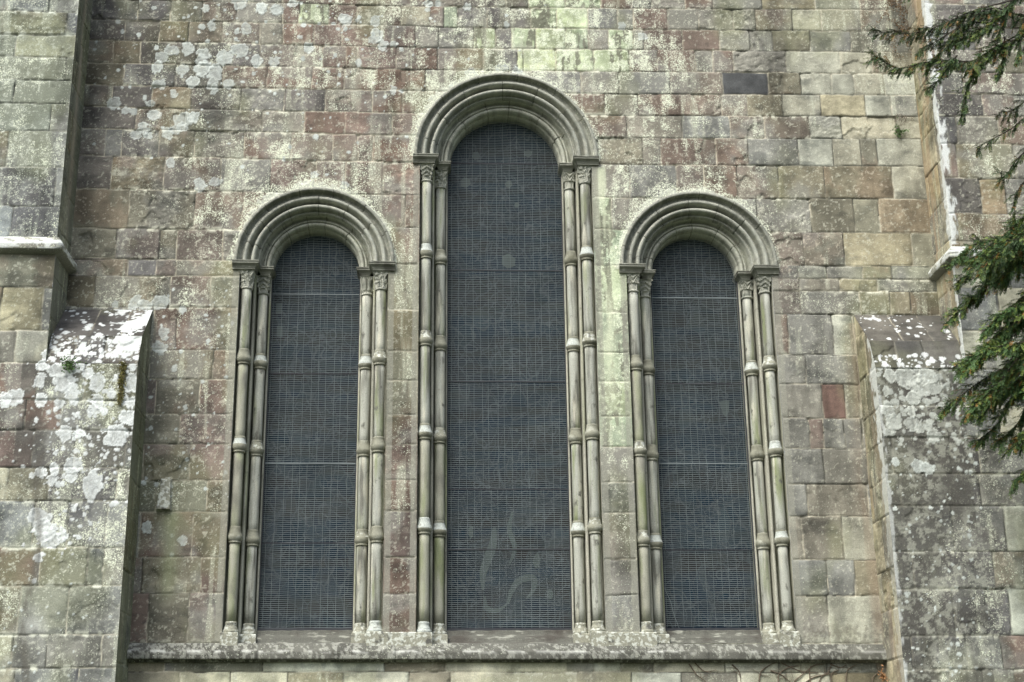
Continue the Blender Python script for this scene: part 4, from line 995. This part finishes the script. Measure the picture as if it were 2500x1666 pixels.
        put([(3.60, 6.32), (3.73, 6.34), (3.72, 6.2), (3.68, 6.12), (3.64, 6.16)])
    else:
        for (x, z, r) in ((-1.86, 7.5, .035), (-1.84, 7.2, .035)): put([(x-r, z-r*2), (x+r, z-r*2), (x+r, z+r*2), (x-r, z+r*2)])
    # wire guard: horizontal wires 2.35 cm apart, uprights 9.4 cm apart
    g = random.Random(60+wi)
    def half(z): return hw-.012 if z < zs else math.sqrt(max(0, (Ri-.012)**2-(z-zs)**2))
    v = []; f = []
    def bar(p, q_, rx, rz):
        b = len(v); (x0, y0, z0), (x1, y1, z1) = p, q_
        if abs(x1-x0) > abs(z1-z0): offs = [(0, -rx, 0), (0, 0, rz), (0, rx, 0), (0, 0, -rz)]
        else: offs = [(0, -rx, 0), (rz, 0, 0), (0, rx, 0), (-rz, 0, 0)]
        for (dx, dy, dz_) in offs: v.append((x0+dx, y0+dy, z0+dz_))
        for (dx, dy, dz_) in offs: v.append((x1+dx, y1+dy, z1+dz_))
        for j in range(4): f.append((b+j, b+(j+1) % 4, b+4+(j+1) % 4, b+4+j))
    z = 3.565; GY = .375
    while z < zs+Ri-.03:
        H = half(z)
        if H > .05:
            n = 10; ph = g.uniform(0, 6)
            pts = [(xc-H+2*H*k_/n, GY+.002*math.sin(ph+k_), z+.0035*math.sin(k_*1.1+z*2.3)+g.uniform(-.0016, .0016)) for k_ in range(n+1)]
            for a, b in zip(pts[:-1], pts[1:]): bar(a, b, .0022, .0029)
        z += .0235
    x = -hw+.03+.02*g.random()
    brk = sorted(list(w['bars']))
    while x < hw-.02:
        lo_ = 3.55
        for zb in brk+[99]:
            top = min(zb, (zs if abs(x) < Ri else zs)+math.sqrt(max(0, (Ri-.012)**2-min(abs(x), Ri-.012)**2)))
            if top-lo_ > .04:
                n = max(2, int((top-lo_)/.25)); sh = g.uniform(-.014, .014)
                pts = [(xc+x+sh+g.uniform(-.004, .004), GY-.004, lo_+(top-lo_)*k_/n) for k_ in range(n+1)]
                for a, b in zip(pts[:-1], pts[1:]): bar(a, b, .0018, .0018)
            lo_ = zb
            if zb > zs+Ri: break
        x += .094
    gd = link_mesh('wire_guard', v, f, M_WIRE, W0)
    for i, zb in enumerate(w['bars']):
        H = half(zb); m = MB()
        m.box(xc-H, xc+H, GY-.008, GY+.004, zb-.006, zb+.006); m.build('cross_bar', M_FRAME if (tall or i % 2) else M_WIRE, W0)
    m = MB(); m.box(xc-hw, xc-hw+.012, GY-.012, GY+.012, 3.535+dz, zs); m.box(xc+hw-.012, xc+hw, GY-.012, GY+.012, 3.535+dz, zs); m.box(xc-hw, xc+hw, GY-.014, GY+.012, 3.523+dz, 3.548+dz)
    m.build('guard_frame', M_FRAME, W0)
    return W0
wins = [make_window(w, i) for i, w in enumerate(WIN)]
# low projecting course that ties the plinths together on the two piers
for a, b, d in ((WIN[0]['xc']+WIN[0]['A']-.0, WIN[1]['xc']-WIN[1]['A'], .006), (WIN[1]['xc']+WIN[1]['A'], WIN[2]['xc']-WIN[2]['A'], -.006)):
    loft_rect('pier_plinth', [(a, b, -.042, .05, SILL-.05), (a, b, -.042, .05, 3.448+d), (a, b, -.034, .05, 3.459+d)], M_CRUST, church)

# ================================================================ GROUND
n = 60; xs = np.linspace(-60, 60, n); ys = np.linspace(-70, 40, n); X, Y = [a.ravel() for a in np.meshgrid(xs, ys)]
Z = -.02+.0*X
g = plain_mat('churchyard_grass', (.04, .05, .025), .95, .4, 3)
tag(link_mesh('ground', np.stack([X, Y, Z], 1), grid_faces(n, n), g, None, True), kind='structure')

# ================================================================ YEW
UP = [[(7.58, 10.31),(7.07, 10.03),(6.57, 9.72),(6.29, 9.55),(5.98, 9.36),(5.74, 9.32),(5.47, 9.32),(5.15, 9.26),(4.88, 9.39)], [(5.98, 9.35),(5.87, 9.12),(5.75, 8.85),(5.67, 8.54)], [(6.86, 10.55),(6.42, 10.07),(6.37, 9.93),(6.23, 9.81),(6.09, 9.67),(5.93, 9.54),(5.75, 9.44)], [(7.12, 10.4),(6.54, 10.23),(6.14, 10.09),(5.8, 9.93),(5.46, 9.8),(4.99, 9.8)], [(6.18, 10.38),(5.84, 10.27),(5.5, 10.13),(5.2, 9.96)], [(6.23, 9.81),(6.03, 9.85),(5.83, 9.75),(5.58, 9.59),(5.39, 9.48)], [(5.74, 9.32),(5.63, 9.19),(5.52, 9.03),(5.37, 8.91)], [(6.29, 9.55),(6.24, 9.3),(6.14, 9.04)], [(6.68, 9.87),(6.53, 9.76),(6.45, 9.51),(6.37, 9.25)], [(7.04, 9.77),(6.59, 9.92),(6.32, 10.02),(6.08, 9.91),(5.87, 9.7),(5.71, 9.49)], [(6.92, 9.56),(6.55, 9.56),(6.2, 9.4),(6.0, 9.24),(5.89, 9.04)], [(6.5, 9.97),(6.12, 9.86),(5.82, 9.7),(5.56, 9.38)], [(6.81, 10.18),(6.46, 10.02),(6.29, 9.76),(6.16, 9.45)], [(7.42, 9.17),(6.76, 9.06),(6.46, 8.85),(6.26, 8.79)], [(7.38, 8.92),(6.71, 8.71),(6.43, 8.6),(6.25, 8.46),(6.03, 8.33),(5.82, 8.21)], [(7.33, 8.57),(6.67, 8.41),(6.38, 8.21),(6.21, 7.97),(6.19, 8.07)], [(7.28, 8.18),(6.63, 8.07),(6.38, 7.88),(6.28, 7.59),(6.28, 7.45)]]
LO = [[(7.42, 7.58),(6.82, 7.43),(6.08, 7.26),(5.64, 7.18),(5.42, 7.0)], [(7.4, 7.45),(6.8, 7.3),(6.09, 7.13),(5.67, 6.88),(5.46, 6.7)], [(7.39, 7.41),(6.79, 7.26),(6.11, 7.09),(5.69, 6.67),(5.47, 6.5)], [(7.3, 6.79),(6.71, 6.65),(6.09, 6.49),(5.76, 6.32),(5.54, 6.14)], [(7.29, 6.7),(6.7, 6.56),(6.04, 6.39),(5.66, 6.06),(5.44, 5.89)], [(7.22, 6.27),(6.64, 6.13),(5.91, 5.97),(5.47, 5.87),(5.27, 5.7)], [(7.21, 6.19),(6.63, 6.05),(5.91, 5.89),(5.47, 5.63),(5.26, 5.47)], [(7.22, 6.23),(6.63, 6.09),(5.96, 5.93),(5.54, 5.51),(5.33, 5.35)], [(7.18, 5.98),(6.6, 5.85),(6.03, 5.69),(5.73, 5.5),(5.52, 5.34)], [(7.18, 5.95),(6.59, 5.81),(6.07, 5.66),(5.81, 5.31),(5.6, 5.15)], [(7.11, 5.49),(6.53, 5.36),(6.09, 5.2),(5.93, 5.09),(5.72, 4.93)], [(7.09, 5.36),(6.52, 5.23),(6.13, 5.08),(6.0, 4.81),(5.79, 4.65)], [(7.11, 5.47),(6.53, 5.34),(6.2, 5.19),(6.12, 4.76),(5.91, 4.6)], [(7.46, 7.85),(6.85, 7.7),(6.28, 7.53),(6.0, 7.3),(5.78, 7.12)], [(7.45, 7.79),(6.84, 7.64),(6.44, 7.47),(6.3, 7.07),(6.08, 6.89)], [(7.33, 7.02),(6.74, 6.88),(6.26, 6.71),(6.07, 6.57),(5.85, 6.39)], [(7.26, 6.55),(6.68, 6.41),(6.2, 6.25),(5.99, 5.94),(5.78, 5.77)], [(7.24, 6.35),(6.65, 6.21),(6.22, 6.06),(6.03, 5.59),(5.82, 5.43)], [(7.42, 7.63),(6.82, 7.49),(6.16, 7.31),(5.78, 7.06),(5.56, 6.89)], [(7.42, 7.57),(6.81, 7.42),(6.24, 7.25),(5.92, 6.84),(5.71, 6.66)], [(7.3, 6.77),(6.71, 6.62),(6.2, 6.46),(5.99, 6.29),(5.77, 6.12)], [(7.24, 6.39),(6.66, 6.25),(6.12, 6.09),(5.84, 5.76),(5.63, 5.6)], [(7.27, 6.56),(6.68, 6.42),(6.31, 6.26),(6.23, 6.16),(6.02, 5.99)], [(7.16, 5.83),(6.58, 5.69),(6.22, 5.54),(6.12, 5.29),(5.91, 5.13)], [(7.41, 7.5),(6.8, 7.35),(6.38, 7.19),(6.22, 6.75),(6.0, 6.57)]]

def foliage_mat():
    m = bpy.data.materials.new('yew_needles'); m.use_nodes = True; nt = m.node_tree; n = nt.nodes; L = nt.links
    p = n['Principled BSDF']; p.inputs['Roughness'].default_value = .55; p.inputs['Specular IOR Level'].default_value = .3
    at = n.new('ShaderNodeAttribute'); at.attribute_name = 'stone_colour'; L.new(at.outputs['Color'], p.inputs['Base Color']); return m
M_NEEDLE = foliage_mat()
def yew():
    T = tag(empty('yew_tree', (10.6, -2.8, 0)), 'dark green yew tree reaching its drooping branches in from the right edge before the wall', 'tree')
    off = Vector((-10.6, 2.8, 0))
    m = MB(); m.tube([Vector((10.6, -2.8, -.1))+off, Vector((10.5, -2.75, 2.5))+off, Vector((10.7, -2.9, 6))+off, Vector((10.5, -2.7, 9.5))+off, Vector((10.6, -2.8, 14))+off], .42, .08, 14)
    m.build('trunk', M_BARK, T, True)
    R = random.Random(5)
    tw = []       # twig axes for needles: (p, dir, length, tone)
    def twigs(mb, line, n, ln, droop, r, tone, lv):
        N = len(line)
        for i in range(n):
            t = (i+R.random())/n; k = min(N-2, int(t*(N-1))); p = line[k].lerp(line[k+1], (t*(N-1))-k); d = (line[k+1]-line[k]).normalized()
            sd = Vector((R.uniform(-.6, .6), R.choice((-1, 1))*R.uniform(.2, .9), R.uniform(-.9, .25)))
            if R.random() < .5: sd = Vector((R.uniform(-.9, .3), R.uniform(-.5, .5), R.choice((-.9, .6, -.6))))
            dd = (d*.75+sd).normalized(); L = ln*R.uniform(.5, 1.15)*(1-.45*t)
            pts = [p]
            for q in range(4): dd = (dd+Vector((-.04, 0, -droop*R.uniform(.5, 1.3)))).normalized(); pts.append(pts[-1]+dd*L/4)
            if lv > 0: mb.tube(pts, r, r*.4, 4); twigs(mb, pts, max(4, int(L/.026)), .12, .12, r*.5, tone, lv-1)
            tw.append((pts, tone))
    zoff = Vector((0, 0, 0))
    for grp, limbs in (('up', UP), ('lo', [[(a+.12, b) for a, b in l] for l in LO]), ('lo', [[(a+.26, b-.05+.10*(i % 3)) for a, b in l] for i, l in enumerate(LO)])):
        for li, l in enumerate(limbs):
            yb = -2.8+R.uniform(-.35, .35)
            if grp == 'lo': yb = -2.8+R.uniform(-.55, .55)
            far = l[0]; start = Vector((10.6, -2.8, min(13, far[1]+.15)))
            pts = [Vector((a, yb+R.uniform(-.04, .04), b)) for a, b in l]
            if far[0] > 8: pts = [start]+pts
            line = smooth_line([p+off for p in pts], 5)
            m = MB(); big = .028 if grp == 'up' else .02
            if grp == 'up' and li in (0, 2): big = .034
            m.tube(line, big if far[0] > 8 else .010, .003, 6)
            vis = [p for p in line if p.x+10.6 < 8.6]
            if len(vis) > 3:
                tone = R.uniform(.7, 1.25)
                ext = sum((b-a).length for a, b in zip(vis[:-1], vis[1:]))
                # sprays are thicker towards the tip; the dark bare limb shows at its base
                if grp == 'up': start_i = int(len(vis)*(.30 if li in (0, 2, 3) else .1)); twigs(m, vis[start_i:], int(ext/(.10 if li >= 13 else .036))+4, .22, .15, .0035, tone*1.15, 1)
                else: twigs(m, vis, int(ext/.030)+6, .26, .10, .0035, tone*1.6, 1)
                tw.append((vis[-5:], tone))
            m.build('branch', M_BARK, T, True)
    V = []; F = []; Cc = []
    g = np.random.default_rng(3)
    for pts, tone in tw:
        Ls = [(b-a).length for a, b in zip(pts[:-1], pts[1:])]; tot = sum(Ls)
        if tot < .03: continue
        nn = int(tot/.0062)
        pv = np.array([tuple(p) for p in pts]); cum = np.concatenate(([0], np.cumsum(Ls)))
        t = (np.arange(nn)+.5)/nn*tot
        Pp = np.stack([np.interp(t, cum, pv[:, i]) for i in range(3)], 1)
        k = np.clip(np.searchsorted(cum, t)-1, 0, len(pts)-2); D = pv[k+1]-pv[k]; D /= np.linalg.norm(D, axis=1)[:, None]
        up = np.array((g.uniform(-.5, .5), g.uniform(-.9, .3), 1.)); sdv = np.cross(D, up); sdv /= np.linalg.norm(sdv, axis=1)[:, None]+1e-6
        upv = np.cross(sdv, D)
        tip = t/tot
        browny = g.random() < .06; young = g.random() < .30
        for sgn in (-1, 1):
            ang = g.uniform(.75, 1.15, nn); ln = g.uniform(.015, .026, nn)*(1-.45*tip**3)
            nd = D*np.cos(ang)[:, None]+sdv*(sgn*np.sin(ang))[:, None]+upv*g.normal(0, .22, (nn, 1))
            w = np.cross(nd, upv+g.normal(0, .4, (nn, 3))); w /= np.linalg.norm(w, axis=1)[:, None]+1e-6; w *= .0034
            a = Pp-w*.6; b = Pp+nd*(ln*.55)[:, None]-w; c_ = Pp+nd*ln[:, None]; d_ = Pp+nd*(ln*.55)[:, None]+w
            b0 = sum(len(x) for x in V) if False else None
            V.append(np.stack([a, b, c_, d_], 1).reshape(-1, 3))
            base = np.array((.030, .062, .018))*tone
            if young: base = np.array((.075, .105, .022))*tone
            if browny: base = np.array((.20, .11, .025))
            cl = base[None]*g.uniform(.6, 1.35, (nn, 1))+np.array((.03, .04, .0))[None]*(tip**2)[:, None]*(.6 if young else .25)
            Cc.append(np.repeat(cl, 4, 0))
    V = np.concatenate(V); Cc = np.concatenate(Cc); F = np.arange(len(V)).reshape(-1, 4)
    link_mesh('foliage', V, F, M_NEEDLE, T, False, Cc)
    print('needles', len(F))
yew()

# ================================================================ SMALL PLANTS
M_FERN = plain_mat('fern_green', (.06, .12, .03), .7, .5, 12)
M_MOSS = plain_mat('dry_moss', (.15, .14, .045), .9, .6, 60)
M_IVY = plain_mat('dead_creeper', (.13, .085, .045), .9, .5, 30)
M_LEAF = plain_mat('orange_leaf', (.30, .16, .07), .7, .4, 30)
def leaf_cluster(name, loc, n, size, spread, mat, label, cat, hang=0., seed=1, stem=M_STEM, wid=.45):
    R = random.Random(seed); T = tag(empty(name, loc), label, cat); lm = MB(); sm = MB()
    for i in range(n):
        a = R.uniform(0, 6.28); b = R.uniform(-.9, 1.2)
        t = R.random(); base = Vector((0, 0, 0)) if not hang else Vector((R.gauss(0, spread[0]*.5), 0, -hang*t))
        tip = base+Vector((R.gauss(0, 1)*spread[0], -abs(R.gauss(.7, .4))*spread[1], R.gauss(.1, 1)*spread[2]))
        if not hang or i % 5 == 0: sm.tube([base+Vector((0, .01, 0)), base.lerp(tip, .5)+Vector((0, -.01, .01)), tip], .002, .001, 4)
        for k in range(5 if not hang else 2):
            p = base.lerp(tip, .35+.65*k/4); d = Vector((R.uniform(-1, 1), R.uniform(-1, .2), R.uniform(-1, 1))).normalized(); s = d.cross(Vector((R.uniform(-1, 1), 1, R.uniform(-1, 1)))).normalized()
            L = size*R.uniform(.6, 1.3); w = L*wid
            lm.add([p, p+d*L*.5+s*w*.5, p+d*L, p+d*L*.5-s*w*.5], [(0, 1, 2, 3)])
    lm.build('leaves', mat, T); sm.build('stems', stem, T); return T
leaf_cluster('fern', (-4.06, -.66, 6.40), 46, .035, (.06, .05, .055), M_FERN, 'small green fern tuft rooted in the head of the left buttress', 'fern', seed=2)
leaf_cluster('moss_cushion', (-3.475, -.65, 6.44), 420, .018, (.030, .022, .02), M_MOSS, 'olive brown strip of moss hanging down the front of the left buttress', 'moss', hang=.50, seed=3, wid=.8)
leaf_cluster('wall_plant', (6.05, -.02, 9.80), 34, .028, (.06, .05, .05), M_FERN, 'small green plant sprouting from a joint high on the right of the wall', 'plant', seed=4)
# dry root fringe above it
T = tag(empty('dry_roots', (6.24, -.02, 10.05)), 'dark dry roots dangling from a wall joint just above the small green plant', 'roots')
m = MB(); R = random.Random(9)
for i in range(12):
    p = Vector((R.uniform(-.20, .02), 0, R.uniform(-.02, .02))); pts = [p]
    for k in range(5): p = p+Vector((R.uniform(-.04, .01), R.uniform(-.008, .002), R.uniform(-.05, .0))); pts.append(p)
    m.tube(pts, .004, .0015, 4)
m.build('stems', M_STEM, T)
leaf_cluster('orange_leaves', (5.19, -.05, 2.93), 16, .035, (.022, .03, .06), M_LEAF, 'few orange leaves in the corner by the right buttress below the sill', 'leaves', seed=6)
# dead creeper in the top right corner of the bay
T = tag(empty('dead_creeper', (6.25, -.03, 11.9)), 'brown dead creeper clinging to the wall at the top right behind the yew', 'creeper')
m = MB(); lm = MB(); R = random.Random(12)
for i in range(26):
    p = Vector((R.uniform(-.22, .05), .01, R.uniform(-.7, .4))); pts = [p]; a = R.uniform(-2.4, -.7)
    for k in range(6): p = p+Vector((.06*math.cos(a), R.uniform(-.01, .006), .07*math.sin(a))); a += R.uniform(-.5, .5); pts.append(p)
    m.tube(pts, .003, .0012, 4)
    for p in pts:
        for q in range(5):
            d = Vector((R.uniform(-1, 1), R.uniform(-.6, 0), R.uniform(-1, .4))).normalized()*.022; s = d.cross(Vector((0, 1, .3))).normalized()*.007; c_ = p+Vector((R.uniform(-.03, .03), -.01, R.uniform(-.03, .03)))
            lm.add([c_, c_+d*.5+s, c_+d, c_+d*.5-s], [(0, 1, 2, 3)])
m.build('stems', M_STEM, T); lm.build('leaves', M_IVY, T)
CREEP = [[(3.47, 3.08), (3.55, 3.0), (3.56, 2.88)], [(3.03, 3.12), (3.13, 3.02), (3.2, 3.0)], [(2.98, 3.09), (3.06, 2.97), (3.16, 2.89), (3.25, 2.74)], [(3.77, 2.88), (3.8, 3.0), (3.92, 3.08), (4.0, 3.1)], [(3.91, 3.01), (4.04, 2.96), (4.14, 2.87)], [(3.99, 2.88), (4.01, 2.98), (4.14, 3.05), (4.24, 3.06)], [(4.02, 3.11), (4.12, 3.06), (4.27, 3.0), (4.46, 2.98)], [(4.16, 2.64), (4.16, 2.86), (4.27, 2.96), (4.41, 3.06), (4.53, 3.08)], [(4.36, 2.88), (4.36, 3.0), (4.38, 3.06)], [(4.43, 2.63), (4.47, 2.9), (4.58, 2.99), (4.62, 3.08), (4.64, 3.11)], [(4.6, 2.88), (4.62, 2.98), (4.7, 3.01)], [(4.77, 2.63), (4.77, 2.86), (4.8, 3.01), (4.91, 3.07)], [(4.28, 2.86), (4.4, 2.93), (4.54, 2.96), (4.68, 2.98)], [(5.09, 2.79), (5.08, 2.91), (5.16, 2.99)], [(4.6, 3.08), (4.72, 3.04), (4.79, 3.07)]]
STEM = [[(2.79, 4.07), (2.82, 3.97), (2.87, 3.85), (2.9, 3.71), (2.94, 3.59), (2.96, 3.53)], [(2.8, 4.18), (2.83, 4.13)]]
R = random.Random(15)
for part_, loc_, lab_ in (([l for l in CREEP if l[0][0] > 3.7], (4.2, -.012, 2.4), 'bare leafless creeper branching over the pale stones below the right window sill'),
                          ([l for l in CREEP if l[0][0] < 3.7], (3.2, -.012, 2.4), 'few short bare twigs under the sill, left of the larger branching creeper')):
    T = tag(empty('bare_creeper', loc_), lab_, 'creeper'); m = MB()
    for l in part_:
        pts = smooth_line([Vector((a-loc_[0], R.uniform(-.006, .0), b-2.4)) for a, b in l], 4); m.tube(pts, .0085, .0035, 5)
        for k in range(3):
            p = pts[R.randrange(len(pts))].copy(); a = R.uniform(-.6, 2.8); q = [p]
            for j in range(4): p = p+Vector((.035*math.cos(a), 0, .035*math.sin(a))); a += R.uniform(-.6, .6); q.append(p)
            if q[-1].z+2.4 < 3.12: m.tube(q, .003, .0012, 4)
    m.build('stems', M_STEM, T)
T = tag(empty('climbing_stem', (2.79, .405, 3.53)), 'thin bare stem leaning across the lower left corner of the right window guard', 'stem')
m = MB()
for st in STEM[:1]: m.tube(smooth_line([Vector((a-2.79, 0, b-3.53)) for a, b in st], 4), .0045, .003, 5)
m.build('stems', M_WIRE, T)
